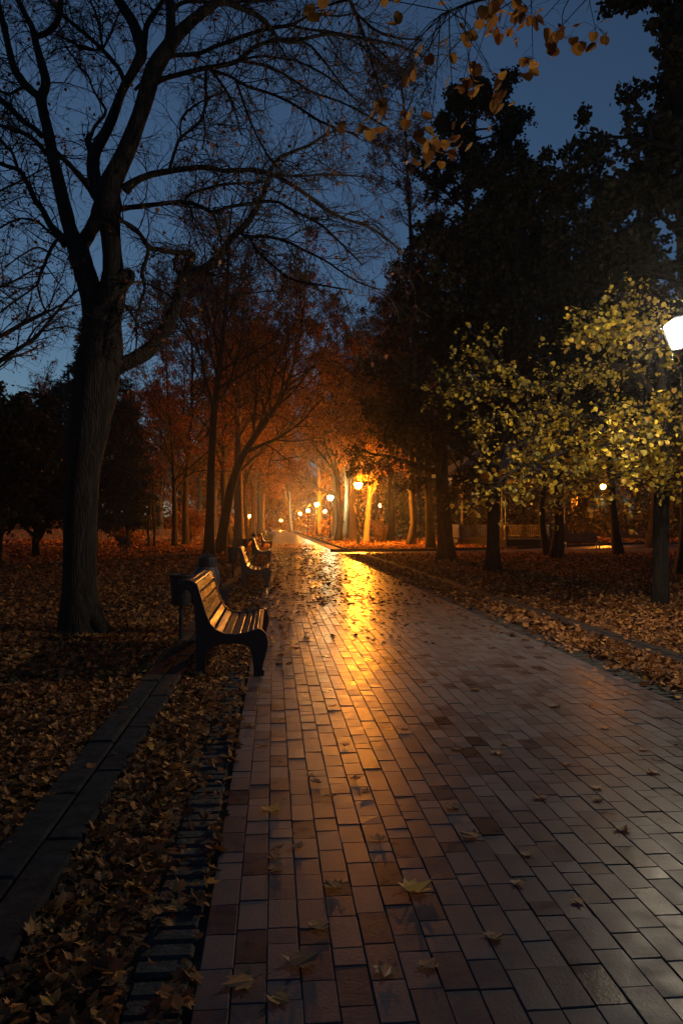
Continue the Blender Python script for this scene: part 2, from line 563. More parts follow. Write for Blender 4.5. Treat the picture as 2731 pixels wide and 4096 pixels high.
def pave(x0, x1, y0, y1, roww, lens, probs, gap, bev, z, mb, rng, jitz=0.0012):
    nrow = int(round((x1 - x0) / roww))
    w = (x1 - x0) / nrow
    B = []
    for i in range(nrow):
        n = int((y1 - y0) / min(lens)) + 3
        ls = rng.choice(lens, n, p=probs)
        e = y0 - rng.random() * 0.2 + np.concatenate([[0], np.cumsum(ls)])
        e = e[e < y1]
        xa = x0 + i * w
        B.append(np.stack([np.full(len(e) - 1, xa + gap), np.full(len(e) - 1, xa + w - gap), e[:-1] + gap, e[1:] - gap], 1))
    B = np.concatenate(B)
    n = len(B)
    x = np.stack([B[:, 0], B[:, 1], B[:, 1], B[:, 0]], 1)
    y = np.stack([B[:, 2], B[:, 2], B[:, 3], B[:, 3]], 1)
    x = x + rng.normal(size=(n, 1)) * 0.0008
    sx = np.array([1, -1, -1, 1]) * bev
    sy = np.array([1, 1, -1, -1]) * bev
    zt = z + rng.normal(size=(n, 1)) * jitz + rng.normal(size=(n, 4)) * jitz * 0.6
    top = np.stack([x + sx, y + sy, zt], -1)
    mid = np.stack([x, y, zt - bev * 0.8], -1)
    low = np.stack([x, y, np.full((n, 4), z - 0.03)], -1)
    V = np.concatenate([top, mid, low], 1)
    q = [[0, 1, 2, 3]]
    for a, b in ((0, 4), (4, 8)):
        for j in range(4):
            q.append([b + j, b + (j + 1) % 4, a + (j + 1) % 4, a + j])
    q = np.array(q)
    Fq = (np.arange(n) * 12)[:, None, None] + q
    val = rng.normal(0.52, 0.17, n)
    dk = rng.random(n) < 0.035
    val[dk] = rng.uniform(-0.05, 0.1, dk.sum())
    mb.add(V.reshape(-1, 3), Fq.reshape(-1, 4), 0, np.repeat(np.clip(val, 0, 1), len(q)))


rg = np.random.default_rng(3)
pv = MB()
pave(XL, XR, 0.4, 100, 0.11, [0.22, 0.165, 0.11], [0.66, 0.16, 0.18], 0.0018, 0.0026, 0.0, pv, rg, 0.0011)
pave(XL, XR, 100, PATH_END, 0.22, [0.44, 0.33], [0.7, 0.3], 0.003, 0.006, 0.0, pv, rg)
pv.add([(XL, 0.2, -0.009), (XR, 0.2, -0.009), (XR, PATH_END, -0.009), (XL, PATH_END, -0.009)], [[0, 1, 2, 3]], 1)
tag(pv.build('path', [M['brick'], M['joint']]), 'wide straight path paved in worn reddish bricks', 'path', kind='structure')

# dark sett gutters on both edges of the path
for x0, x1, nm in ((-0.46, XL - 0.02, 'left'), (XR + 0.02, 3.56, 'right')):
    b = MB()
    n = int(60 / 0.105)
    for i in range(n):
        y = 0.6 + i * 0.105
        b.box(((x0 + x1) / 2 + rg.normal() * 0.004, y, -0.05 + rg.normal() * 0.003), (x1 - x0 - 0.01, 0.092 + rg.normal() * 0.003, 0.07), None, 0, 0.012)
    tag(b.build('gutter', M['sett']), 'strip of dark stone setts along the %s edge of the brick path' % nm, 'gutter', kind='structure')

for x0, x1, x2, nm, y1 in ((-1.20, -1.02, -0.85, 'left', 120), (4.12, 4.28, 4.44, 'right', 37.0)):
    b = MB()
    for (a, c, off) in ((x0, x1, 0.0), (x1, x2, 0.37)):
        y = 0.3 + off
        while y < y1:
            b.box(((a + c) / 2 + rg.normal() * 0.003, y + 0.5, -0.018 + rg.normal() * 0.004), (c - a - 0.005, 0.994, 0.13), None, 0, 0.012 + 0.006 * rg.random())
            y += 1.0
    tag(b.build('kerb', M['kerb']), 'low double kerb of dark concrete slabs %s of the brick path' % nm, 'kerb', kind='structure')
b = MB()
y = 46.0
while y < 200:
    b.box((4.2, y + 0.5, 0.02), (0.16, 0.994, 0.16), None, 0, 0.01)
    y += 1.0
tag(b.build('kerb', M['kerb']), 'dark kerb right of the path beyond the side path', 'kerb', kind='structure')

# side path going right, with a kerb on each side
ctr = smooth_poly([(3.3, 41.0), (8, 41.8), (14, 44.5), (21, 50.5), (30, 57), (46, 62), (80, 64)], 50)
tn = np.gradient(ctr, axis=0)
tn /= np.linalg.norm(tn, axis=1, keepdims=True)
nv = np.stack([-tn[:, 1], tn[:, 0]], 1)


def ribbon(b, off0, off1, z0, z1=None, mat=0):
    A = np.concatenate([ctr + nv * off0, np.full((50, 1), z0)], 1)
    B_ = np.concatenate([ctr + nv * off1, np.full((50, 1), z0)], 1)
    q = np.array([[i, 50 + i, 51 + i, i + 1] for i in range(49)])
    b.add(np.concatenate([A, B_]), q[:, ::-1], mat)
    if z1 is not None:
        for C in (A, B_):
            D = C.copy()
            D[:, 2] = z1
            b.add(np.concatenate([C, D]), q, mat)


b = MB()
ribbon(b, -1.5, 1.5, -0.012)
tag(b.build('side_path', M['brick']), 'damp side path branching right toward the pavilion', 'path', kind='structure')
b = MB()
ribbon(b, 1.5, 1.75, 0.14, -0.03)
tag(b.build('kerb', M['kerb']), 'raised dark kerb on the far side of the side path', 'kerb', kind='structure')
# cross path on the left lawn
b = MB()
b.box((-22, 41.5, 0.0), (38, 0.25, 0.16), None, 0, 0.02)
tag(b.build('kerb', M['kerb']), 'pale kerb line crossing the left lawn behind the big bare tree', 'kerb', kind='structure')

# ------------------------------------------------------------------ fallen leaves
def scatter(name, label, regions, mats, seed, hole=None):
    rng = np.random.default_rng(seed)
    b = MB()
    for (fn, y0, y1, dens, s0, s1, kind, lift, tilt) in regions:
        xa, xb = fn
        wmax = max(xb(y1) - xa(y1), xb(y0) - xa(y0))
        n = int(dens * wmax * (y1 - y0))
        y = rng.uniform(y0, y1, n)
        lo, hi = np.array([xa(v) for v in (y0, y1)]), np.array([xb(v) for v in (y0, y1)])
        tt = (y - y0) / (y1 - y0)
        l_, h_ = lo[0] + (lo[1] - lo[0]) * tt, hi[0] + (hi[1] - hi[0]) * tt
        span = np.maximum(h_ - l_, 0)
        keep = rng.random(n) < span / wmax
        y, l_, span = y[keep], l_[keep], span[keep]
        x = l_ + rng.random(len(y)) * span
        if hole is not None:
            k2 = hole(x, y, rng)
            x, y = x[k2], y[k2]
        z = lift * rng.random(len(x)) + 0.002
        pos = np.stack([x, y, z], 1)
        leaves(b, rng, pos, rng.uniform(s0, s1, len(x)), kind, 0, 'lie', tilt)
    o = b.build(name, mats)
    return tag(o, label, 'leaves', kind='stuff')


c_ = lambda v: (lambda y: v)
lf = lambda y: -0.36 * y - 0.25            # left edge of the view
rt = lambda y: 0.535 * y + 0.25            # right edge of the view


def mx(f, v):
    return lambda y: max(f(y), v)


scatter('fallen_leaves', 'thick carpet of dry brown leaves over the left lawn', [
    ((lambda y: lf(y) - 3, lf), 1.5, 26, 110, 0.06, 0.1, 'curl', 0.05, 0.4),
    ((lf, c_(-1.16)), 3.0, 7.5, 700, 0.03, 0.07, 'maple', 0.035, 0.33),
    ((lf, c_(-1.16)), 3.0, 7.5, 800, 0.03, 0.065, 'curl', 0.04, 0.4),
    ((lf, c_(-1.16)), 7.5, 13, 450, 0.04, 0.08, 'maple', 0.035, 0.33),
    ((lf, c_(-1.16)), 7.5, 13, 450, 0.035, 0.07, 'curl', 0.04, 0.4),
    ((lf, c_(-1.2)), 13, 26, 260, 0.06, 0.10, 'hex', 0.05, 0.4),
    ((lf, c_(-1.2)), 26, 60, 38, 0.11, 0.2, 'hex', 0.06, 0.4),
    ((lf, c_(-1.2)), 60, 120, 7, 0.2, 0.4, 'hex', 0.06, 0.4),
], M['litter'], 11)


def verge_hole(x, y, rng):
    # the setts next to the bricks show through where leaves have been swept away
    p = np.clip((-x - 0.40) / 0.16, 0, 1)
    wob = 0.5 + 0.5 * np.sin(y * 2.3) * np.sin(y * 0.9 + 1)
    edge = x > -0.285
    p = np.where(x > -0.5, np.maximum(p * 0.6, 0.10 + 0.35 * (y > 5.2) * wob), 1)
    p = np.where(edge, 0.55, p)
    return rng.random(len(x)) < p


scatter('fallen_leaves', 'drift of brown leaves between the left kerb and the path', [
    ((c_(-0.85), c_(-0.25)), 1.6, 5.0, 650, 0.03, 0.075, 'maple', 0.035, 0.36),
    ((c_(-0.85), c_(-0.25)), 1.6, 5.0, 750, 0.03, 0.065, 'curl', 0.045, 0.45),
    ((c_(-0.85), c_(-0.25)), 5.0, 10, 550, 0.035, 0.075, 'maple', 0.035, 0.36),
    ((c_(-0.85), c_(-0.25)), 5.0, 10, 550, 0.03, 0.065, 'curl', 0.045, 0.45),
    ((c_(-0.85), c_(-0.25)), 10, 24, 320, 0.05, 0.10, 'hex', 0.05, 0.45),
    ((c_(-0.85), c_(-0.25)), 24, 70, 60, 0.1, 0.16, 'hex', 0.05, 0.4),
], M['litter'], 12, verge_hole)


def rverge(x, y, rng):
    return rng.random(len(x)) < np.where(x < 3.55, 0.15, 1.0)


scatter('fallen_leaves', 'drift of tan leaves between the path and the right kerb', [
    ((c_(3.3), c_(4.13)), 1.5, 5.5, 350, 0.04, 0.08, 'maple', 0.04, 0.4),
    ((c_(3.3), c_(4.13)), 5.5, 10, 450, 0.04, 0.08, 'maple', 0.04, 0.4),
    ((c_(3.3), c_(4.13)), 5.5, 10, 450, 0.035, 0.075, 'curl', 0.045, 0.45),
    ((c_(3.3), c_(4.13)), 10, 20, 420, 0.05, 0.09, 'maple', 0.05, 0.45),
    ((c_(3.3), c_(4.13)), 20, 38, 130, 0.09, 0.13, 'hex', 0.05, 0.4),
], M['litter'], 13, rverge)
scatter('fallen_leaves', 'leaf litter covering the dark right lawn', [
    ((c_(4.42), c_(9.0)), 1.5, 8, 220, 0.05, 0.09, 'curl', 0.05, 0.4),
    ((rt, lambda y: rt(y) + 3), 8, 30, 60, 0.08, 0.13, 'hex', 0.05, 0.4),
    ((c_(4.42), rt), 8, 15, 350, 0.04, 0.08, 'maple', 0.04, 0.36),
    ((c_(4.42), rt), 8, 15, 350, 0.035, 0.075, 'curl', 0.045, 0.42),
    ((c_(4.42), rt), 15, 26, 260, 0.06, 0.1, 'hex', 0.05, 0.4),
    ((c_(4.42), rt), 26, 39, 60, 0.1, 0.16, 'hex', 0.05, 0.4),
], M['litter'], 14)
scatter('fallen_leaves', 'orange lit leaf litter beyond the side path', [
    ((c_(4.3), c_(14)), 45, 75, 36, 0.12, 0.2, 'hex', 0.06, 0.4),
    ((c_(14), rt), 58, 90, 12, 0.16, 0.3, 'hex', 0.06, 0.4),
    ((c_(4.3), c_(16)), 75, 140, 9, 0.2, 0.35, 'hex', 0.06, 0.4),
], M['litter'], 15)


def pclump(x, y, rng):
    q = 0.5 + 0.5 * np.sin(x * 2.1 + 0.6 * np.sin(y * 0.7)) * np.sin(y * 0.8 + 1.3 * np.sin(x * 1.7))
    band = np.exp(-((x - 1.5) / 1.1) ** 2)
    return rng.random(len(x)) < (0.25 + 0.75 * q) * band * np.clip((y - 8) / 5, 0.1, 1) + 0.06


scatter('fallen_leaves', 'wet dark leaves scattered over the shining part of the path', [
    ((c_(-0.2), c_(3.2)), 9.5, 14, 34, 0.05, 0.085, 'maple', 0.012, 0.2),
    ((c_(-0.2), c_(3.2)), 14, 24, 66, 0.05, 0.09, 'maple', 0.012, 0.22),
    ((c_(-0.2), c_(3.2)), 24, 60, 40, 0.06, 0.11, 'maple', 0.014, 0.2),
], M['wet_leaf'], 16, pclump)
scatter('fallen_leaves', 'dry leaves littered along the path edges under the benches', [
    ((c_(-0.24), c_(0.25)), 8, 40, 24, 0.06, 0.1, 'hex', 0.012, 0.25),
    ((c_(2.9), c_(3.3)), 9, 40, 20, 0.06, 0.1, 'hex', 0.012, 0.25),
], M['litter'], 17)

scatter('fallen_leaves', 'a few leaves blown onto the kerb slabs', [
    ((c_(-1.2), c_(-0.84)), 2, 24, 7, 0.03, 0.07, 'maple', 0.012, 0.3),
    ((c_(4.1), c_(4.46)), 7, 30, 12, 0.04, 0.08, 'curl', 0.012, 0.3),
], M['litter'], 18)
bpy.data.objects[[o.name for o in bpy.data.objects if o.name.startswith('fallen_leaves')][-1]].location.z = 0.052

# single leaves that can be told apart on the near bricks
LEAF_PX = [  # x, y, size, value, label
    (1625, 3575, 0.125, 1.0, 'large yellow maple leaf lying face up near the middle of the path'),
    (1080, 3255, 0.11, 0.75, 'curled ochre maple leaf near the left edge of the path'),
    (1910, 3355, 0.09, 0.5, 'tan oval leaf on bricks right of the large yellow leaf'),
    (1010, 3925, 0.10, 0.55, 'orange brown crumpled leaf at the lower left of the path'),
    (1165, 3875, 0.11, 0.25, 'long brown folded leaf at the lower left of the path'),
    (1090, 3995, 0.07, 0.6, 'small orange leaf nearest the bottom of the path'),
]
MORE_PX = [(1250, 3130), (1420, 3125), (1480, 3170), (1310, 3190), (1235, 3105), (2100, 3430), (2380, 3160), (2030, 2980), (2420, 2920),
           (1840, 3000), (2200, 2830), (1990, 3010), (2560, 3000), (2370, 3200), (1105, 3440), (1095, 3490), (1180, 3400), (1100, 3400),
           (1510, 3370), (1040, 2985), (1700, 3880), (1550, 3870), (2080, 3530), (1320, 2830), (1740, 2700), (1890, 2760), (1600, 2920), (1380, 2980),
           (2250, 3060), (2480, 3330), (2620, 3100), (2150, 3190), (1800, 3230), (1350, 3560), (1950, 3760), (2300, 3600), (1250, 3720), (1010, 2900)]


def one_leaf(p, size, val, seed, mat):
    rng = np.random.default_rng(seed)
    b = MB()
    T, Fs = leaf_template('maple')
    a = rng.uniform(0, 6.28)
    c, s = math.cos(a), math.sin(a)
    T = T * np.array([1, 1, 0.5 + rng.random() * 0.8]) * size
    T[:, 2] += size * 0.12 * (T[:, 1] / size - 0.5) ** 2 * 2
    T[:, 2] -= T[:, 2].min()
    V = np.stack([T[:, 0] * c - T[:, 1] * s, T[:, 0] * s + T[:, 1] * c, T[:, 2] + 0.006], 1)
    for F0 in Fs:
        b.f.append((F0 + 0, np.zeros(1, int), np.array([val])))
    b.v.append(V)
    b.n = len(V)
    st = np.array([[0, 0, 0.008], [-0.25 * size * -s, -0.35 * size * c, 0.012], [0.15 * size * s, -0.7 * size * c, 0.01]])
    st = np.array([[0, 0, 0.008], [s * 0.35 * size, -c * 0.35 * size, 0.014], [s * 0.6 * size + 0.004, -c * 0.6 * size, 0.009]])
    b.tube(st, [0.0018, 0.0015, 0.0012], 4, 0, True)
    V0 = np.array(p)
    o = b.build('maple_leaf', mat)
    o.location = V0
    return o


for i, (x, y, s, v, lb) in enumerate(LEAF_PX):
    tag(one_leaf(ground(x, y), s, v, 100 + i, M['path_leaf']), lb, 'leaf', 'fallen leaves on the near bricks')
for i, (x, y) in enumerate(MORE_PX):
    tag(one_leaf(ground(x, y), 0.05 + 0.035 * random.random(), 0.15 + 0.4 * random.random(), 200 + i, M['path_leaf']),
        'small dry brown leaf lying alone on the near bricks', 'leaf', 'small dry leaves dotted over the near bricks')

#@@BENCH
# ------------------------------------------------------------------ benches
def bp(cx, cy):
    return ((0.4464 * cx - 494) / 414.0, 1.45 - (0.4464 * cy - 199) / 414.0)


TOP = [(262, 1030), (262, 985), (290, 962), (340, 948), (395, 955), (435, 985), (455, 1050), (482, 1140), (512, 1240), (548, 1328), (600, 1388), (680, 1424), (780, 1430),
       (870, 1415), (930, 1394), (975, 1384), (1012, 1394), (1042, 1430), (1060, 1500)]
REST = [(1056, 1555), (1040, 1615), (1020, 1690), (1010, 1745), (1028, 1755), (1026, 1803), (932, 1803), (932, 1755), (926, 1680), (912, 1600), (885, 1545), (850, 1524), (780, 1518),
        (660, 1520), (580, 1530), (530, 1570), (512, 1650), (505, 1740), (520, 1765), (520, 1803), (415, 1803), (415, 1765), (425, 1700), (424, 1500), (418, 1300), (408, 1180),
        (390, 1090), (360, 1042), (325, 1035), (312, 1062), (295, 1075), (272, 1062)]
outl = np.array([bp(*p) for p in TOP + REST])
outl[:, 1] = np.maximum(outl[:, 1] - outl[:, 1].min(), 0)
topc = smooth_poly(outl[2:len(TOP)], 160)
acc = np.concatenate([[0], np.cumsum(np.linalg.norm(np.diff(topc, axis=0), axis=1))])


def tpt(s):
    i = np.searchsorted(acc, s)
    i = min(max(i, 1), len(acc) - 1)
    t = topc[min(i + 2, 159)] - topc[max(i - 3, 0)]
    return topc[i], t / np.linalg.norm(t)


BL = 1.95
bench = thing('park_bench', 'nearest park bench with glossy slats lit orange on its lowest back board', 'bench', (0, 7.7, 0), 0, 'park benches along the left side of the path')
for yy in (0.0, BL):
    f = MB()
    f.prism(outl, (1, 0, 0), (0, 0, 1), (0, 1, 0), 0.045, (0, yy, 0))
    # raised rib on the casting
    o = f.build('side_frame', M['iron'], bench)
    bv = o.modifiers.new('bevel', 'BEVEL')
    bv.width = 0.008
    bv.segments = 2
    bv.limit_method = 'ANGLE'


def slat(b, s, w, th=0.03):
    p, t = tpt(s)
    n = np.array([-t[1], t[0]])
    c = p - n * 0.024
    rot = np.array([[t[0], 0, n[0]], [0, 1, 0], [t[1], 0, n[1]]])
    b.box((c[0], BL / 2 + 0.0275, c[1]), (w, BL - 0.058, th), rot, 0, 0.006)


tot = acc[-1]
b1, b2 = MB(), MB()
s = 0.035
for w in (0.05, 0.05, 0.085, 0.085, 0.085, 0.085):
    slat(b1, s + w / 2, w)
    s += w + 0.012
ss = s
for w in (0.075, 0.075, 0.075, 0.075, 0.06, 0.04, 0.04, 0.035):
    if s + w < tot - 0.01:
        slat(b2, s + w / 2, w)
    s += w + 0.012
b1.build('backrest', M['wood'], bench)
b2.build('seat', M['seat_wood'], bench)
r = MB()
r.tube([(-0.62, 0.05, 0.36), (-0.62, BL, 0.36)], 0.012, 8)
r.tube([(-0.2, 0.05, 0.36), (-0.2, BL, 0.36)], 0.012, 8)
r.build('stretcher', M['iron'], bench)
LAB = ['second park bench from the camera with dull orange slats', 'third park bench, seen end on with a thin bright edge of slats', 'first bench of the tight far cluster, fourth from the camera',
       'fifth bench from the camera within the far cluster', 'sixth bench from the camera within the far cluster', 'seventh bench from the camera, next to the occupied one', 'farthest bench, with a person in dark clothes sitting on it']
for yb, lb in zip((18.6, 31.2, 49.5, 60.5, 71, 82, 91), LAB):
    dup(bench, (random.uniform(-0.03, 0.03), yb, 0), random.uniform(-0.015, 0.015), lb)
dup(bench, (17.4, 46.2, 0), math.radians(205 + 60), 'lone slatted bench on the right lawn in front of the dark pavilion')['group'] = 'benches on the right lawn'
dup(bench, (27.6, 61.0, 0), math.radians(-90), 'far right bench whose top edge glows orange beyond the lawn')['group'] = 'benches on the right lawn'

# ------------------------------------------------------------------ litter bins
def urn_bin(x, y, label):
    t = thing('litter_bin', label, 'bin', (x, y, 0), 0, 'hanging litter bins behind the benches')
    p = MB()
    p.lathe([(0.09, 0.0), (0.09, 0.02), (0.03, 0.04), (0.025, 0.45), (0.07, 0.468)], 10)
    p.build('stand', M['iron'], t)
    k = MB()
    k.lathe([(0.10, 0.46), (0.115, 0.47), (0.138, 0.80), (0.15, 0.82), (0.15, 0.84), (0.13, 0.84), (0.11, 0.55), (0.01, 0.54)], 18)
    k.build('bucket', M['iron'], t, smooth=False)
    return t


def lid_bin(x, y, label, bag):
    t = thing('lidded_bin', label, 'bin', (x, y, 0), 0, 'round topped bins behind the benches')
    k = MB()
    k.lathe([(0.12, 0.0), (0.12, 0.03), (0.09, 0.06), (0.09, 0.8), (0.1, 0.86)], 16)
    k.build('body', M['iron'], t)
    k = MB()
    k.lathe([(0.10, 0.9), (0.125, 0.905), (0.125, 1.0), (0.115, 1.02), (0.05, 1.06), (0.02, 1.065), (0.02, 1.09), (0.005, 1.095)], 14)
    k.build('lid', M['iron'], t)
    if bag:
        rng = np.random.default_rng(5)
        k = MB()
        pr = [(0.098, 0.905), (0.13, 0.89), (0.165, 0.80), (0.2, 0.68), (0.215, 0.56), (0.19, 0.47), (0.12, 0.43)]
        k.lathe(pr, 28)
        V = k.v[0]
        a = np.arctan2(V[:, 1], V[:, 0])
        V[:, :2] *= (1 + 0.09 * np.sin(a * 7 + V[:, 2] * 9) + 0.05 * rng.normal(size=len(V)))[:, None]
        V[:, 0] -= (0.92 - V[:, 2]) * 0.25
        tag(k.build('bag', M['plastic_bag'], t, smooth=True), 'pale grey plastic bag hanging out under the lid')
    return t


urn_bin(-1.13, 9.95, 'dark hanging bin behind the nearest bench, left of its scroll')
lid_bin(-0.86, 10.6, 'dark bin with a pale plastic bag behind the nearest bench', True)
urn_bin(-1.08, 21.6, 'hanging bin behind the second bench from the camera')
urn_bin(-1.2, 34.2, 'hanging bin standing left behind the third bench')
lid_bin(-0.93, 37.5, 'round topped bin beyond the third bench', False)

#@@LAMPS
# ------------------------------------------------------------------ street lamps
SODIUM = (1.0, 0.28, 0.016)
WHITE = (0.92, 1.0, 0.55)
WARM = (1.0, 0.84, 0.60)


def street_lamp(x, y, zc, col, power, label, s=1.0, group='park street lamps', rz=0.3, cap=True):
    """zc: height of the lantern's centre"""
    t = thing('street_lamp', label, 'street lamp', (x, y, 0), rz, group)
    b = MB()
    b.lathe([(0.15, -0.02), (0.15, 0.08), (0.12, 0.11), (0.135, 0.15), (0.10, 0.2), (0.095, 0.75), (0.12, 0.80), (0.085, 0.86), (0.07, 0.95)], 12)
    b.build('base', M['iron'], t)
    p = MB()
    zt = zc - 0.17 * s
    p.lathe([(0.07, 0.95), (0.055, 1.2), (0.065, 1.23), (0.065, 1.27), (0.05, 1.3), (0.038, zt - 0.24), (0.06, zt - 0.22), (0.06, zt - 0.18), (0.035, zt - 0.15), (0.05, zt - 0.03), (0.11 * s, zt)], 12)
    p.build('post', M['iron'], t)
    lan = MB()
    r0, r1 = 0.13 * s, 0.235 * s
    zb, zs, zk = zc - 0.14 * s, zc + 0.14 * s, zc + 0.23 * s
    for i in range(6):
        a = i * math.pi / 3
        c, s_ = math.cos(a), math.sin(a)
        lan.tube([((r0 + .004) * c, (r0 + .004) * s_, zb), ((r1 + .004) * c, (r1 + .004) * s_, zs)], 0.012 * s, 5)
        lan.tube([((r1 + .004) * c, (r1 + .004) * s_, zs), (0.1 * s * c, 0.1 * s * s_, zk)], 0.008 * s, 5)
        a2 = a + math.pi / 3
        for rr, z in ((r0 + .004, zb), (r1 + .004, zs)):
            lan.tube([(rr * c, rr * s_, z), (rr * math.cos(a2), rr * math.sin(a2), z)], 0.009 * s, 5)
    lan.lathe([(0.105 * s, zk - 0.005), (0.10 * s, zk + 0.02 * s), (0.04 * s, zk + 0.06 * s), (0.025 * s, zk + 0.1 * s), (0.005, zk + 0.14 * s)], 6)
    lan.lathe([(0.11 * s, zt), (r0 * 0.7, zb - 0.02 * s), (r0 + 0.004, zb - 0.004)], 6)
    if cap:
        lan.lathe([(r1 + 0.03, zs + 0.004), (r1 + 0.03, zs + 0.014), (0.10 * s, zk + 0.004), (0.09 * s, zk - 0.004), (r1 + 0.02, zs + 0.002)], 6)
    lo = lan.build('lantern', M['iron'], t)
    gl = MB()
    gl.lathe([(r0 * .98, zb), (r1 * .98, zs - (0.004 if cap else 0))] + ([] if cap else [(0.10 * s, zk - 0.006)]), 6)
    gl.build('glass', emit_mat('lamp_glow', col, power), lo)
    return t


LAMPS = [
    # px x, px y of lantern, distance, colour, power, label
    (2728, 1352, 9.0, WARM, 540, 'nearest street lamp, cut by the right edge, glowing white beside yellow leaves'),
    (1432, 1944, 55.7, SODIUM, 15000, 'tall street lamp with a full orange glow in front of the orange lit trunk'),
    (1321, 1994, 80, WHITE, 1900, 'greenish white street lamp lighting the trunk just behind it'),
    (1267, 2021, 108, SODIUM, 9000, 'orange street lamp in front of a bright orange trunk'),
    (1300, 2047, 150, SODIUM, 3000, 'small orange street lamp set back between two brighter lamps'),
    (1232, 2044, 154, WHITE, 4000, 'pale white street lamp in the row left of the orange trunk'),
    (1201, 2056, 192, SODIUM, 10000, 'leftmost bright orange street lamp of the right hand row'),
    (1124, 2083, 215, SODIUM, 5000, 'tiny far street lamp at the end of the path'),
    (1000, 2067, 150, SODIUM, 3000, 'small lamp among the trunks left of the path'),
    (1517, 2024, 112, SODIUM, 2500, 'orange street lamp standing alone right of the lit trunk'),
    (2410, 1950, 78, SODIUM, 2500, 'orange lamp half hidden by yellow leaves on the right'),
    (2318, 2008, 118, SODIUM, 3000, 'small distant lamp seen through the pavilion side on the right'),
    (266, 1952, 66, SODIUM, 900, 'lamp almost hidden behind the big bare tree trunk'),
]
LP = []
for (x, y, d, c, pw, lb) in LAMPS:
    p = at(x, y, d)
    LP.append(p)
    t = street_lamp(p[0], p[1], p[2], c, pw * (0.62 if d > 20 else 1), lb, 1.28 if d > 20 else 1.0, cap=(50 < d < 60))
    if d < 20:                      # this post leans a little toward the path
        lean = math.radians(2.3)
        t.rotation_euler = (0, -lean, 0)
        t.location.x += math.tan(lean) * p[2]

#@@TREES
# ------------------------------------------------------------------ trees
def tree_root(label, base, group=None, name='tree', cat='tree'):
    return thing(name, label, cat, base, 0, group)


def bark_noise(P, R, rng, amt=0.05):
    return R * (1 + amt * rng.normal(size=R.shape))


def px_branches(spec, d0, seed):
    """spec: list of (name, parent, dd, [(x,y,hw)...]) in photo pixels; depth d0 at the base, each branch drifting dd metres"""
    rng = np.random.default_rng(seed)
    done = {}
    res = []
    for nm, par, dd, pts in spec:
        a = np.array(pts, float)
        if par is None:
            ds = d0
        else:
            q, qd = done[par]
            i = np.argmin(np.hypot(q[:, 0] - a[0, 0], q[:, 1] - a[0, 1]))
            ds = qd[i]
        k = max(10, min(26, int(len(a) * 3)))
        s = smooth_poly(a, k)
        s[:, 2] = np.maximum(s[:, 2], 1.6)
        dep = ds + dd * np.linspace(0, 1, k) ** 1.2
        done[nm] = (s, dep)
        P = np.array([at(x, y, d) for (x, y, _), d in zip(s, dep)])
        R = s[:, 2] / F_PX * dep
        res.append((nm, P, R))
    return res


def resample(P, R, k):
    i = np.linspace(0, len(P) - 1, k)
    j = np.minimum(i.astype(int), len(P) - 2)
    f = (i - j)[:, None]
    return P[j] * (1 - f) + P[j + 1] * f, R[j] * (1 - f[:, 0]) + R[j + 1] * f[:, 0]


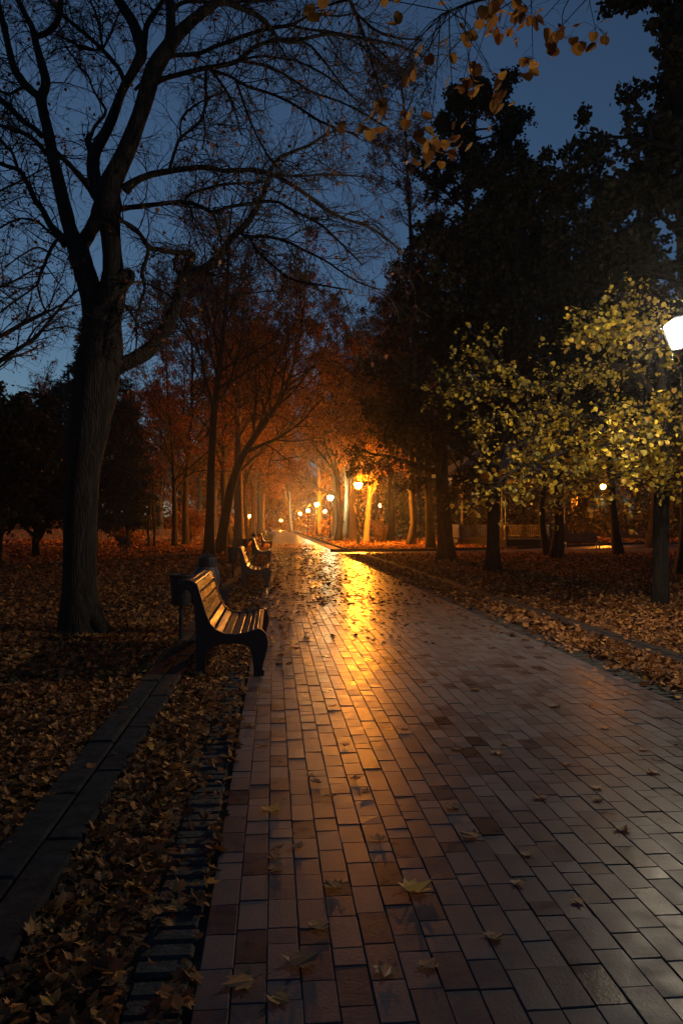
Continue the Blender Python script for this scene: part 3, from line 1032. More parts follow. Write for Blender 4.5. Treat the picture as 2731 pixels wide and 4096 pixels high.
# the big bare tree
BIG = [
    ('trunk', None, 0.0, [(335, 2545, 118), (330, 2490, 92), (322, 2400, 75), (320, 2300, 68), (322, 2150, 64), (327, 2020, 62), (338, 1880, 66), (360, 1700, 74), (382, 1560, 84), (398, 1460, 90), (410, 1370, 80), (408, 1280, 76), (402, 1240, 70)]),
    ('root_a', 'trunk', -0.35, [(345, 2390, 46), (375, 2460, 40), (405, 2515, 30), (445, 2560, 16)]),
    ('root_b', 'trunk', -0.3, [(305, 2390, 46), (278, 2470, 40), (255, 2530, 28), (232, 2575, 14)]),
    ('root_c', 'trunk', -0.6, [(325, 2420, 46), (322, 2500, 42), (318, 2570, 30), (312, 2630, 14)]),
    ('S1', 'trunk', 0.3, [(388, 1300, 50), (372, 1200, 46), (350, 1120, 44), (325, 1040, 42), (312, 985, 42)]),
    ('S1a', 'S1', 0.6, [(312, 985, 38), (285, 930, 29), (262, 840, 27), (244, 765, 25), (222, 670, 24), (206, 593, 23), (190, 510, 21), (177, 459, 20), (163, 390, 22)]),
    ('S1l', 'S1a', 0.8, [(163, 390, 18), (130, 365, 16), (85, 320, 15), (57, 270, 14), (38, 200, 13), (25, 140, 13), (5, 60, 12), (-10, 0, 11)]),
    ('S1r', 'S1a', 0.5, [(163, 390, 20), (185, 330, 19), (160, 230, 16), (142, 160, 14), (130, 110, 12), (100, 55, 11), (75, 0, 10)]),
    ('S1x', 'S1r', 0.4, [(140, 150, 12), (190, 130, 12), (225, 95, 12), (243, 40, 11), (247, -20, 10)]),
    ('S2', 'trunk', -0.2, [(415, 1290, 66), (445, 1200, 56), (455, 1120, 50), (452, 1050, 38), (445, 960, 38), (437, 880, 44), (432, 810, 56), (436, 755, 46), (465, 690, 39), (494, 631, 36), (520, 570, 34), (540, 517, 33), (562, 455, 33), (580, 402, 33), (596, 340, 34), (612, 285, 34), (645, 230, 32), (689, 165, 27), (741, 108, 24), (803, 55, 21), (850, 20, 19), (900, -15, 17)]),
    ('burl', 'S2', -0.1, [(455, 1150, 44), (490, 1120, 40), (515, 1103, 32), (528, 1096, 18)]),
    ('S1b', 'S1', 0.1, [(318, 1000, 30), (350, 945, 27), (376, 900, 28), (398, 850, 32), (415, 800, 34)]),
    ('M', 'S2', 0.5, [(424, 800, 40), (400, 765, 32), (380, 717, 27), (373, 655, 25), (384, 597, 24), (425, 528, 22), (459, 448, 20), (488, 367, 18), (520, 308, 18), (551, 253, 20), (568, 212, 23), (552, 143, 22), (530, 85, 21), (500, 40, 20), (462, -20, 19)]),
    ('V1', 'S2', 0.6, [(665, 215, 24), (680, 150, 20), (684, 60, 19), (678, -30, 18)]),
    ('V2', 'M', 0.3, [(572, 220, 14), (582, 150, 12), (586, 110, 12), (605, 69, 11), (632, 34, 10), (662, -15, 9)]),
    ('Mx', 'M', 0.0, [(540, 360, 7), (565, 335, 7), (588, 325, 7)]),
    ('Mstub', 'M', 0.3, [(372, 620, 16), (360, 590, 14), (354, 560, 13), (360, 540, 11)]),
    ('Ms', 'Mstub', 0.5, [(366, 545, 7), (380, 505, 7), (425, 448, 6), (396, 396, 5), (370, 350, 4), (355, 305, 4), (327, 276, 4), (300, 235, 3.5), (275, 201, 3.5), (245, 150, 3)]),
    ('Ml', 'M', 1.0, [(500, 330, 10), (480, 280, 9), (453, 247, 9), (407, 195, 8), (344, 138, 8), (287, 92, 7), (253, 63, 7), (215, 20, 6), (180, -20, 6)]),
    ('Ml2', 'Ml', 0.5, [(412, 200, 5), (405, 150, 5), (396, 92, 5), (376, 35, 4), (355, -15, 4)]),
    ('Ml3', 'Ml', 0.7, [(407, 197, 6), (370, 200, 5), (320, 190, 5), (285, 165, 4), (230, 140, 4)]),
    ('Ml4', 'Ml2', 0.4, [(412, 195, 5), (440, 145, 4), (462, 90, 3.5), (478, 45, 3)]),
    ('H', 'S1', 0.9, [(262, 975, 18), (241, 943, 16), (201, 898, 13), (172, 840, 12), (143, 803, 11), (115, 740, 10), (80, 683, 9), (34, 666, 8), (-20, 645, 8)]),
    ('Hu', 'H', 0.5, [(75, 683, 7), (62, 640, 6), (45, 600, 5), (10, 570, 5), (-20, 520, 4)]),
    ('H2', 'H', 0.8, [(225, 949, 6), (189, 920, 5), (150, 886, 5), (90, 874, 4), (50, 885, 4), (0, 912, 4)]),
    ('H3', 'S1', -0.6, [(245, 960, 8), (224, 965, 7), (195, 1018, 7), (175, 1070, 6), (161, 1098, 6), (149, 1139, 5), (98, 1179, 4), (34, 1225, 4), (-10, 1260, 3)]),
    ('H4', 'H3', -0.3, [(150, 1139, 4), (165, 1200, 4), (185, 1245, 3), (215, 1270, 3)]),
    ('H5', 'H3', -0.5, [(200, 1010, 4), (150, 990, 4), (90, 1020, 3), (20, 1070, 3)]),
    ('K1', 'S1a', 0.8, [(190, 620, 10), (150, 570, 9), (109, 540, 8), (60, 520, 8), (34, 510, 7), (-15, 498, 7)]),
    ('K2', 'S1a', 0.4, [(170, 545, 12), (140, 515, 11), (92, 482, 11), (46, 436, 12), (0, 396, 12), (-30, 370, 12)]),
    ('K3', 'S1a', 0.2, [(200, 580, 11), (240, 622, 10), (275, 654, 10), (321, 706, 11), (356, 750, 12), (390, 800, 14)]),
    ('K4', 'S1l', 0.3, [(100, 345, 7), (70, 360, 6), (40, 375, 6), (0, 365, 5)]),
    ('R', 'trunk', 0.5, [(415, 1500, 56), (470, 1466, 34), (522, 1445, 31), (574, 1418, 30), (613, 1385, 28), (643, 1351, 27), (670, 1305, 26), (689, 1259, 25), (706, 1215, 23), (717, 1173, 22), (730, 1120, 24), (740, 1098, 25), (775, 1090, 19), (827, 1070, 17), (857, 1045, 17), (878, 1018, 16), (918, 961, 15), (975, 909, 14), (1016, 852, 12), (1044, 805, 11), (1060, 765, 10), (1072, 715, 9), (1090, 660, 8), (1136, 618, 7), (1190, 600, 6), (1245, 578, 6), (1308, 534, 5), (1350, 520, 4)]),
    ('Rs', 'R', -0.5, [(740, 1100, 18), (755, 1060, 15), (772, 1016, 13), (735, 1012, 11), (689, 1008, 11), (640, 998, 10), (597, 990, 9), (570, 950, 9), (540, 915, 9), (500, 890, 8), (470, 880, 8)]),
    ('Rs2', 'Rs', -0.3, [(596, 992, 8), (585, 1040, 8), (568, 1090, 8), (580, 1150, 6), (560, 1220, 5), (545, 1276, 5), (547, 1350, 4), (543, 1420, 3)]),
    ('Rs3', 'R', -0.2, [(722, 1100, 8), (705, 1080, 7), (698, 1050, 6), (706, 1022, 6)]),
    ('Rs4', 'Rs2', -0.6, [(575, 1130, 4), (640, 1160, 3.5), (690, 1190, 3), (720, 1230, 3)]),
    ('Rs5', 'trunk', -0.7, [(505, 1225, 8), (530, 1260, 5), (560, 1310, 4), (580, 1290, 3), (610, 1330, 3)]),
    ('Rx', 'R', -0.8, [(957, 925, 8), (987, 946, 7), (1067, 946, 7), (1148, 966, 6), (1217, 1001, 5), (1308, 1047, 4), (1417, 1121, 3.5), (1520, 1160, 3)]),
    ('Ry', 'Rx', -0.8, [(998, 950, 6), (1020, 990, 6), (1044, 1018, 6), (1102, 1070, 5), (1165, 1116, 5), (1274, 1139, 4), (1400, 1160, 3)]),
    ('Rz', 'R', 0.2, [(790, 1085, 7), (830, 1092, 6), (856, 1105, 6)]),
    ('B', 'S2', 0.9, [(500, 760, 22), (540, 725, 15), (608, 697, 13), (677, 685, 12), (740, 675, 11), (804, 669, 11), (850, 672, 10), (900, 685, 10), (998, 678, 9), (1090, 697, 9), (1148, 729, 8), (1205, 763, 8), (1263, 809, 8), (1331, 855, 7), (1400, 883, 6), (1446, 896, 6), (1515, 930, 5), (1600, 1000, 4)]),
    ('Bu', 'B', 0.4, [(677, 683, 7), (706, 586, 6), (729, 546, 6), (792, 494, 5), (815, 448, 5), (822, 390, 4), (827, 330, 4), (825, 281, 4)]),
    ('Bu2', 'Bu', -0.3, [(725, 552, 5), (722, 500, 4), (740, 455, 4), (790, 415, 4), (830, 395, 3.5), (900, 365, 3)]),
    ('Bx', 'B', 0.4, [(1095, 697, 6), (1180, 705, 5), (1260, 700, 4), (1350, 700, 4), (1440, 706, 3), (1510, 720, 3)]),
    ('C', 'S2', -0.6, [(470, 840, 16), (500, 832, 11), (574, 824, 10), (650, 815, 9), (740, 807, 8), (804, 827, 8), (855, 850, 8), (890, 838, 7), (918, 827, 7), (1021, 812, 7), (1102, 804, 6), (1159, 836, 6), (1210, 860, 5), (1274, 892, 5), (1330, 940, 4), (1390, 1000, 3.5), (1450, 1060, 3)]),
    ('Cd', 'C', -0.3, [(855, 855, 6), (872, 903, 5), (884, 950, 4), (886, 989, 4)]),
    ('Cu', 'C', 0.4, [(740, 807, 6), (755, 780, 6), (821, 756, 6), (900, 737, 6), (990, 732, 5), (1079, 726, 5)]),
    ('Cx', 'C', -0.3, [(744, 808, 4), (750, 840, 4), (768, 855, 3), (772, 890, 3)]),
    ('D', 'S2', 0.9, [(620, 325, 18), (660, 313, 10), (735, 293, 10), (820, 272, 10), (889, 262, 9), (958, 241, 9), (1004, 195, 8), (1067, 169, 8), (1119, 158, 8), (1217, 155, 7), (1308, 135, 7), (1390, 145, 6), (1463, 155, 6), (1600, 184, 5), (1700, 230, 4)]),
    ('D2', 'D', -0.4, [(955, 243, 6), (1067, 264, 6), (1159, 310, 5), (1245, 367, 5), (1360, 407, 4), (1463, 459, 4), (1560, 520, 3)]),
    ('D3', 'D', -0.9, [(838, 278, 7), (918, 304, 6), (987, 344, 6), (1096, 379, 6), (1188, 425, 5), (1274, 482, 5), (1360, 517, 4), (1430, 540, 3)]),
    ('D4', 'D3', -0.6, [(850, 285, 6), (901, 356, 5), (930, 413, 5), (950, 480, 4), (965, 540, 3)]),
    ('D5', 'D3', -0.2, [(945, 322, 5), (981, 430, 5), (1010, 505, 4), (1044, 574, 4), (1085, 643, 4), (1130, 690, 3)]),
    ('D6', 'D', 0.6, [(960, 242, 5), (1040, 225, 5), (1140, 235, 4), (1190, 245, 4), (1300, 300, 4), (1400, 380, 3), (1480, 440, 3)]),
    ('D7', 'D', 0.3, [(825, 272, 6), (820, 340, 5), (830, 400, 5), (815, 450, 4), (820, 520, 3), (810, 600, 3)]),
    ('E', 'S2', 1.0, [(672, 225, 14), (700, 221, 9), (755, 218, 9), (804, 212, 9), (850, 190, 8), (900, 172, 8), (941, 155, 8), (1067, 115, 8), (1165, 100, 7), (1220, 70, 5), (1274, 55, 5), (1350, 65, 4), (1430, 50, 3)]),
    ('Ex', 'E', 0.5, [(1165, 102, 5), (1250, 120, 5), (1331, 129, 5), (1440, 180, 4), (1520, 250, 4), (1600, 300, 3)]),
    ('F', 'S2', 0.8, [(850, 15, 14), (905, 12, 12), (947, 26, 12), (1021, 57, 11), (1073, 103, 10), (1113, 155, 9), (1160, 170, 7), (1230, 175, 6), (1300, 250, 5), (1345, 310, 4), (1390, 370, 4)]),
    ('F2', 'F', 0.8, [(960, 30, 7), (1040, -10, 7), (1100, -40, 6)]),
    ('Gt', 'F2', 0.8, [(1380, -60, 8), (1406, 17, 8), (1425, 60, 7), (1440, 98, 7), (1463, 155, 6), (1532, 218, 5), (1600, 270, 4), (1680, 300, 3)]),
    ('Gt2', 'Gt', 0.3, [(1425, 55, 6), (1500, 120, 5), (1580, 150, 4), (1690, 160, 3)]),
    ('Gt3', 'Gt', -0.5, [(1450, 120, 5), (1480, 220, 4), (1500, 300, 4), (1530, 380, 3)]),
    ('T0', 'V1', 0.4, [(684, 40, 10), (740, 8, 8), (830, 8, 7), (950, 5, 7), (1100, -5, 6)]),
]
D_BIG = ground(335, 2530)[1]
rngB = np.random.default_rng(21)
base = ground(330, 2530)
troot = tree_root('big bare tree with a forked trunk and arching limbs on the left lawn', base)
brs = px_branches(BIG, D_BIG, 5)
tb, cb = MB(), MB()
PK, RK, PKt, RKt = [], [], [], []
for nm, P, R in brs:
    big = R.max() > 0.05
    if nm == 'trunk':
        P = P.copy()
        P[0, 2] = -0.05
    R = bark_noise(P, R, rngB, 0.035 if big else 0.02)
    tb.tube(P, R, 14 if big else 7, 0)
    if nm not in ('trunk', 'burl', 'root_a', 'root_b', 'root_c', 'S1', 'S1b', 'Mx', 'Rs3'):
        p, r_ = resample(P, R, 10)
        if nm in ('S2', 'M', 'S1a', 'V1'):
            PKt.append(p); RKt.append(r_)
        else:
            PK.append(p); RK.append(r_)
PK, RK, PKt, RKt = np.array(PK), np.array(RK), np.array(PKt), np.array(RKt)
Lp = np.linalg.norm(np.diff(PK, axis=1), axis=-1).sum(1)
tw1 = []
for p, r_, L in zip(PK, RK, Lp):
    m = max(6, int(L * 11.0))
    tw1.append(sprout(rngB, p[None], np.minimum(r_, 0.02)[None], m, 0.35, 1.25, 0.1, 1.0, 0.8, 7, 0.24, 0.05, -0.03, 0.5, lambda t: 1.0, 0.3, 0.0022, 0.85))
for p, r_ in zip(PKt, RKt):
    tw1.append(sprout(rngB, p[None], np.full((1, 10), 0.016), 14, 0.3, 1.0, 0.25, 1.0, 0.95, 7, 0.16, 0.0, -0.01, 0.5, lambda t: 1.0, 0.3, 0.0022, 1.0))
P1 = np.concatenate([a for a, _ in tw1]); R1 = np.concatenate([b_ for _, b_ in tw1])
P2, R2 = sprout(rngB, P1, R1, 6, 0.3, 0.75, 0.15, 1.0, 0.7, 5, 0.27, 0.03, -0.04, 0.65, None, 0.4, 0.0022)
P3, R3 = sprout(rngB, P2, R2, 3, 0.3, 0.75, 0.2, 1.0, 0.65, 4, 0.26, 0.0, -0.05, 0.7, None, 0.5, 0.0018)
tubes(cb, P1, R1, 4, 0)
tubes(cb, P2, R2, 3, 0)
tubes(cb, P3, R3, 3, 0)
pp = along(rngB, P2, 1, 0.02)
pp = pp[rngB.random(len(pp)) < 0.2]
leaves(cb, rngB, pp, rngB.uniform(0.04, 0.075, len(pp)), 'hex', 1, 'hang', 0.5)
tb.build('trunk', M['bark'], troot, base, smooth=True)
cb.build('crown', [M['twig'], M['leaf_rust']], troot, base)


def tree(label, base, H, r0, seed, bark='bark', leaf='leaf_brown', path=None, nl=10, n2=6, n3=5, n4=4, fork=0.3, spread=0.42, lsize=0.12, nleaf=4,
         lenfn=None, ang=0.75, up=0.15, drop=0.0, group=None, kind='quad', flare=1.5, wid=1.0, lf_keep=1.0, name='tree', mode='any', grav=-0.01):
    rng = np.random.default_rng(seed)
    base = np.array(base, float)
    base[2] = 0
    root = tree_root(label, base, group, name)
    if path is None:
        k = 12
        a = rng.uniform(0, 6.28)
        ln = rng.uniform(0.0, 0.05) * H
        z = np.linspace(0, H * 0.95, k)
        t = np.linspace(0, 1, k)
        P = np.stack([ln * math.cos(a) * t ** 1.5 + np.cumsum(rng.normal(size=k)) * H * 0.006, ln * math.sin(a) * t ** 1.5 + np.cumsum(rng.normal(size=k)) * H * 0.006, z], 1)
        P[0, :2] = 0
        P = P + base
    else:
        P = smooth_poly(path, 14)
    k = len(P)
    t = np.linspace(0, 1, k)
    R = r0 * (1 - 0.85 * t ** 0.9)
    R[0] *= flare
    P[0, 2] = -0.05
    Pd, Rd = resample(P, R, k * 2)
    Rd[1] = r0 * 1.12
    tb, cb = MB(), MB()
    tb.tube(Pd, bark_noise(Pd, Rd, rng, 0.03), 10, 0)
    lf_ = lenfn or (lambda t: 1.15 - 0.75 * t)
    P1, R1 = sprout(rng, P[None], R[None], nl, spread * 0.75, spread * 1.15, fork, 0.98, ang, 9, 0.12, up, 0.02, 0.55, lf_, 0.25, 0.012)
    tubes(tb, P1, R1, 6, 0)
    P2, R2 = sprout(rng, P1, R1, n2, 0.35, 0.65, 0.2, 1.0, 0.75, 7, 0.16, 0.08, grav, 0.6, None, 0.3, 0.007)
    tubes(tb if n2 < 0 else cb, P2, R2, 4, 0)
    P3, R3 = sprout(rng, P2, R2, n3, 0.35, 0.7, 0.2, 1.0, 0.7, 5, 0.2, 0.0, grav - drop, 0.6, None, 0.4, 0.004)
    tubes(cb, P3, R3, 3, 0)
    Q = P3
    if n4:
        P4, R4 = sprout(rng, P3, R3, n4, 0.35, 0.8, 0.2, 1.0, 0.7, 4, 0.2, 0.0, grav - drop, 0.7, None, 0.5, 0.003)
        tubes(cb, P4, R4, 3, 0)
        Q = P4
    if nleaf:
        q = along(rng, Q, nleaf, lsize * 0.5)
        q = q[rng.random(len(q)) < lf_keep]
        leaves(cb, rng, q, rng.uniform(0.6, 1.2, len(q)) * lsize, kind, 1, mode, 0.5, None, wid)
    tb.build('trunk', M[bark], root, base, smooth=True)
    cb.build('crown', [M['twig'], M[leaf]], root, base)
    return root


def gp(x, y, d=None):
    if d is None:
        return ground(x, y)
    p = at(x, y, d)
    return p


GA = 'trees of the avenue left of the path'
GB = 'trees of the avenue right of the path'


def pxpath(base_xy, rest, H=None):
    """trunk axis through photo points at the base's own distance"""
    b = ground(*base_xy)
    return [b] + [at(x, y, b[1] + dd) for x, y, dd in rest]


# left avenue
pA = pxpath((835, 2228), [(842, 2000, 0), (848, 1800, 0.2), (862, 1600, 0.5), (885, 1400, 0.8), (905, 1200, 1.2), (915, 980, 1.6), (930, 780, 2)])
tree('straight dark tree standing behind the nearest bench, left of the leaning tree', pA[0], 15.5, 0.23, 31, path=pA, leaf='leaf_rust', nl=18, n2=9, n3=6, n4=5, fork=0.36, nleaf=2, lsize=0.11, group=GA, spread=0.42, lf_keep=0.7)
pB = pxpath((880, 2218), [(905, 2050, 0), (945, 1880, 0), (1010, 1760, 0.5), (1090, 1650, 1), (1150, 1540, 1.5), (1200, 1340, 2), (1225, 1080, 3)])
tree('dark tree leaning right toward the path in the left row', pB[0], 13, 0.27, 32, path=pB, leaf='leaf_brown', nl=17, n2=9, n3=6, n4=5, fork=0.36, nleaf=4, lsize=0.12, group=GA, spread=0.42)
pC = pxpath((955, 2192), [(955, 2000, 0), (952, 1800, 0), (958, 1600, 0.5), (970, 1330, 1), (985, 1030, 1)])
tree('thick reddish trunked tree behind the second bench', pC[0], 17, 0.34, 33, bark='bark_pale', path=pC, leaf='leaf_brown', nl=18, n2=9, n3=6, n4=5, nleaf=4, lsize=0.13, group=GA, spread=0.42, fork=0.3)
pD = pxpath((745, 2180), [(742, 1980, 0), (760, 1750, 0), (770, 1450, 0.5), (750, 1080, 1)])
tree('tree with a pale forked trunk left of the straight dark tree', pD[0], 17, 0.25, 34, path=pD, leaf='leaf_rust', nl=17, n2=9, n3=6, n4=5, nleaf=4, lsize=0.14, group=GA, spread=0.44, fork=0.3)
pE = pxpath((700, 2188), [(698, 2000, 0), (690, 1800, 0), (670, 1550, 0.5), (660, 1220, 1)])
tree('slim tree with rusty twigs between the spruce and the avenue', pE[0], 15, 0.2, 35, path=pE, leaf='leaf_rust', nl=17, n2=9, n3=6, n4=5, nleaf=4, lsize=0.13, group=GA, spread=0.44, fork=0.26)
pF = pxpath((990, 2172), [(985, 2080, 0), (978, 1980, 0), (990, 1850, 0.5), (1020, 1650, 1), (1040, 1330, 1)])
tree('thin crooked tree behind the third bench', pF[0], 14, 0.17, 36, path=pF, leaf='leaf_brown', nl=15, n2=8, n3=6, n4=5, nleaf=5, lsize=0.16, group=GA, spread=0.4, fork=0.34)
LEFT = [((1012, 2160), 18, .32, 'orange leaved tree beside the far bench cluster'), ((1035, 2148), 17, .3, 'orange leaved tree just behind the far bench cluster'),
        ((1052, 2140), 18, .3, 'last orange leaved tree before the far end of the left row'), ((860, 2160), 17, .28, 'tree with an upright trunk behind the leaning tree'),
        ((785, 2150), 18, .3, 'tree with a yellow green lit trunk deep in the left grove'), ((640, 2150), 16, .28, 'bare rusty tree at the left end of the fence')]
for i, (p, H, r0, lb) in enumerate(LEFT):
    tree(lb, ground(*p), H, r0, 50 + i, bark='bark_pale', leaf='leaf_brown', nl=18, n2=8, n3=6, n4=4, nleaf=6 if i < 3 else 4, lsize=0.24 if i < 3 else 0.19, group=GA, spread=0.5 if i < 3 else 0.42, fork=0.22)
tree('broad crowned brown tree in the left row reaching over the path', ground(926, 2182), 19, 0.3, 58, leaf='leaf_brown', nl=22, n2=9, n3=6, n4=4, nleaf=6, lsize=0.17, group=GA, spread=0.48, fork=0.26)
tree('broad crowned brown tree in the right row reaching over the path', ground(1352, 2166), 19, 0.28, 59, leaf='leaf_brown', nl=22, n2=9, n3=6, n4=4, nleaf=6, lsize=0.17, group=GB, spread=0.46, fork=0.28)
for i, (p, lb) in enumerate((((596, 2192), 'left of two thin saplings in front of the fence'), ((621, 2190), 'right of two thin saplings in front of the fence'))):
    tree(lb, ground(*p), 6.5, 0.09, 60 + i, leaf='leaf_rust', nl=10, n2=6, n3=4, n4=0, nleaf=2, lsize=0.12, group='saplings by the fence', spread=0.35, fork=0.4, name='sapling')

# right avenue
pG = pxpath((1463, 2176), [(1470, 2080, 0), (1478, 1990, 0), (1486, 1900, 0), (1490, 1800, 0.5), (1480, 1600, 1), (1500, 1350, 1)])
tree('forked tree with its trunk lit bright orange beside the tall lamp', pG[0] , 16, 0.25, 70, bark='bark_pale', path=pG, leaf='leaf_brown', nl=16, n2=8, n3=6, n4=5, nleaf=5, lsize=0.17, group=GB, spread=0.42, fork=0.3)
RIGHT = [((1418, 2162), 18, .36, 'dark leaning trunked tree directly behind the tall lamp', 3), ((1386, 2156), 18, .32, 'dark upright tree left of the tall lamp', 3),
         ((1340, 2150), 18, .33, 'tree with a greenish lit trunk behind the white lamp', 4), ((1277, 2140), 19, .42, 'tree with a glowing orange trunk beside an orange lamp', 6),
         ((1162, 2129), 19, .4, 'tree with orange leaves at the far end of the path', 7)]
for i, (p, H, r0, lb, nlf) in enumerate(RIGHT):
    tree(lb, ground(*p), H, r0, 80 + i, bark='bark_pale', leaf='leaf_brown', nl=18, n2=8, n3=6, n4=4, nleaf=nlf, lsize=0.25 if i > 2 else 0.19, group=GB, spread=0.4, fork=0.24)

pH = pxpath((1722, 2196), [(1715, 2000, 0), (1700, 1700, 0), (1660, 1300, 0.5), (1640, 900, 1), (1620, 500, 1.5), (1600, 280, 2)])
tree('tall thinly leaved tree just left of the pointed dark tree', pH[0], 24, 0.26, 75, path=pH, leaf='leaf_rust', nl=24, n2=9, n3=6, n4=5, nleaf=3, lsize=0.13, group=GB, spread=0.22, fork=0.25)

for i, (p, H, r0, lb) in enumerate((((1560, 2166), 19, .3, 'bushy rusty tree in the gap between the lit trunk and the lone lamp side'), ((1642, 2182), 18, .26, 'bushy brown tree left of the pointed dark tree'), ((1512, 2160), 18, .25, 'brown tree behind the orange lit forked trunk'))):
    tree(lb, ground(*p), H, r0, 86 + i, leaf='leaf_rust', nl=20, n2=9, n3=6, n4=5, nleaf=5, lsize=0.17, group=GB, spread=0.42, fork=0.25)

# dense dark trees on the right
prof3 = lambda t: np.interp(t, [0.2, 0.35, 0.55, 0.75, 0.9, 1.0], [1.2, 1.15, 1.0, 0.85, 0.55, 0.2])
pT3 = pxpath((1785, 2244), [(1775, 2050, 0), (1765, 1850, 0), (1780, 1500, 0), (1830, 1100, 0), (1870, 800, 0), (1895, 520, 0), (1900, 400, 0)])
tree('tall dense dark tree rising to a point right of the path', pT3[0], 21, 0.33, 90, path=pT3, leaf='leaf_dark', nl=48, n2=9, n3=6, n4=0, nleaf=17, lsize=0.14, fork=0.24, spread=0.165, lenfn=prof3, ang=1.05, up=0.25, group='dense dark trees on the right', kind='hex')
pT6 = pxpath((1970, 2290), [(1972, 2050, 0), (1975, 1850, 0), (1990, 1600, 0), (2030, 1300, 0.3), (2080, 1000, 0.5), (2110, 760, 0.6)])
tree('broad dark tree in front of the pavilion left corner', pT6[0], 14, 0.22, 91, path=pT6, leaf='leaf_dark', nl=42, n2=9, n3=6, n4=0, nleaf=18, lsize=0.13, fork=0.22, spread=0.36, lenfn=prof3, ang=1.0, up=0.1, group='dense dark trees on the right', kind='hex')
pT4 = [(11.7, 21.5, 0), (11.7, 21.5, 5), (11.5, 21.5, 10), (11.5, 21.5, 15), (11.6, 21.5, 19.5)]
tree('tall dark tree along the right edge with ragged leafy sprays against the sky', pT4[0], 19, 0.33, 94, path=pT4, leaf='leaf_dark', nl=46, n2=10, n3=6, n4=0, nleaf=15, lsize=0.15, fork=0.18, spread=0.16, lenfn=prof3, ang=1.0, up=0.1, group='dense dark trees on the right', kind='linden')
for i, (p, H, r0, lb) in enumerate((((2222, 2238), 15, .24, 'dark tree standing before the middle of the pavilion'), ((2190, 2226), 14, .16, 'thin dark tree just left of the one before the pavilion middle'),
                                    ((2472, 2222), 15, .22, 'dark tree right of the pavilion against the glowing ground'), ((2602, 2188), 16, .3, 'far dark tree between the pavilion lawn and the lit linden trunk'))):
    tree(lb, ground(*p), H, r0, 95 + i, leaf='leaf_dark', nl=26, n2=8, n3=6, n4=0, nleaf=9, lsize=0.2, fork=0.35, spread=0.33, lenfn=prof3, ang=0.95, up=0.1, group='dense dark trees on the right', kind='hex')

# the linden lit by the near lamp
bl = ground(2640, 2420)
LIND = [
    ('trunk', None, -0.3, [(2640, 2430, 44), (2640, 2380, 34), (2641, 2200, 31), (2644, 2000, 30), (2650, 1800, 29), (2652, 1700, 29), (2648, 1610, 32), (2640, 1560, 26)]),
    ('a', 'trunk', -0.4, [(2636, 1600, 18), (2600, 1560, 14), (2560, 1500, 12), (2530, 1430, 10), (2515, 1360, 8), (2490, 1270, 6), (2470, 1200, 5)]),
    ('b', 'trunk', -0.2, [(2650, 1600, 20), (2645, 1500, 14), (2640, 1400, 11), (2632, 1320, 9), (2620, 1240, 7), (2590, 1170, 5)]),
    ('c', 'a', 1.2, [(2590, 1550, 10), (2500, 1465, 9), (2400, 1475, 8), (2280, 1505, 7), (2150, 1545, 6), (2000, 1560, 5), (1870, 1545, 4), (1760, 1525, 3)]),
    ('d', 'trunk', -0.2, [(2640, 1680, 12), (2560, 1700, 9), (2440, 1690, 8), (2320, 1660, 7), (2180, 1650, 6), (2050, 1665, 5), (1960, 1690, 4)]),
    ('e', 'trunk', -1.4, [(2640, 1790, 10), (2560, 1790, 8), (2430, 1780, 7), (2300, 1800, 6), (2180, 1830, 5), (2060, 1880, 4), (1990, 1930, 3)]),
    ('f', 'trunk', -2.6, [(2650, 1640, 9), (2600, 1610, 7), (2560, 1660, 6), (2540, 1730, 5), (2500, 1770, 4)]),
    ('g', 'trunk', -1.2, [(2660, 1650, 9), (2690, 1700, 7), (2720, 1740, 6), (2690, 1800, 5), (2660, 1850, 4)]),
    ('h', 'a', -1.0, [(2520, 1400, 6), (2450, 1330, 5), (2390, 1340, 4), (2340, 1370, 3)]),
    ('i', 'b', -1.2, [(2632, 1320, 6), (2560, 1325, 5), (2480, 1310, 4), (2420, 1300, 3)]),
    ('j', 'c', -0.6, [(2280, 1505, 5), (2200, 1600, 4), (2140, 1720, 4), (2090, 1780, 3)]),
    ('k', 'c', 0.5, [(2150, 1545, 4), (2060, 1500, 3), (1980, 1440, 3), (1900, 1420, 2.5)]),
    ('l', 'd', -0.5, [(2320, 1660, 5), (2270, 1760, 4), (2230, 1850, 3), (2200, 1930, 3)]),
    ('m', 'e', -0.5, [(2430, 1780, 5), (2380, 1850, 4), (2350, 1920, 3), (2330, 1960, 3)]),
    ('n', 'trunk', -2.0, [(2655, 1880, 8), (2600, 1860, 6), (2520, 1880, 5), (2440, 1930, 4)]),
    ('o', 'trunk', -1.4, [(2660, 1900, 8), (2700, 1890, 6), (2730, 1920, 5), (2760, 1960, 4)]),
]
rngL = np.random.default_rng(44)
root = tree_root('linden tree with yellow green leaves lit by the near lamp', bl)
tb, cb = MB(), MB()
PK, RK = [], []
for nm, P, R in px_branches(LIND, bl[1], 6):
    if nm == 'trunk':
        P = P.copy(); P[0, 2] = -0.05
    tb.tube(P, bark_noise(P, R, rngL, 0.03), 12 if nm == 'trunk' else 7, 0)
    if nm != 'trunk':
        p, r_ = resample(P, R, 10)
        PK.append(p); RK.append(r_)
tw = []
for p, r_ in zip(PK, RK):
    L = np.linalg.norm(np.diff(p, axis=0), axis=-1).sum()
    tw.append(sprout(rngL, p[None], np.minimum(r_, 0.014)[None], max(7, int(L * 11)), 0.5, 1.2, 0.12, 1.0, 0.8, 6, 0.16, 0.0, -0.03, 0.5, lambda t: 1.0, 0.35, 0.002, 0.78, 0.2))
P1 = np.concatenate([a for a, _ in tw]); R1 = np.concatenate([b_ for _, b_ in tw])
P2, R2 = sprout(rngL, P1, R1, 4, 0.3, 0.6, 0.2, 1.0, 0.7, 4, 0.2, 0.0, -0.06, 0.6, None, 0.5, 0.0016)
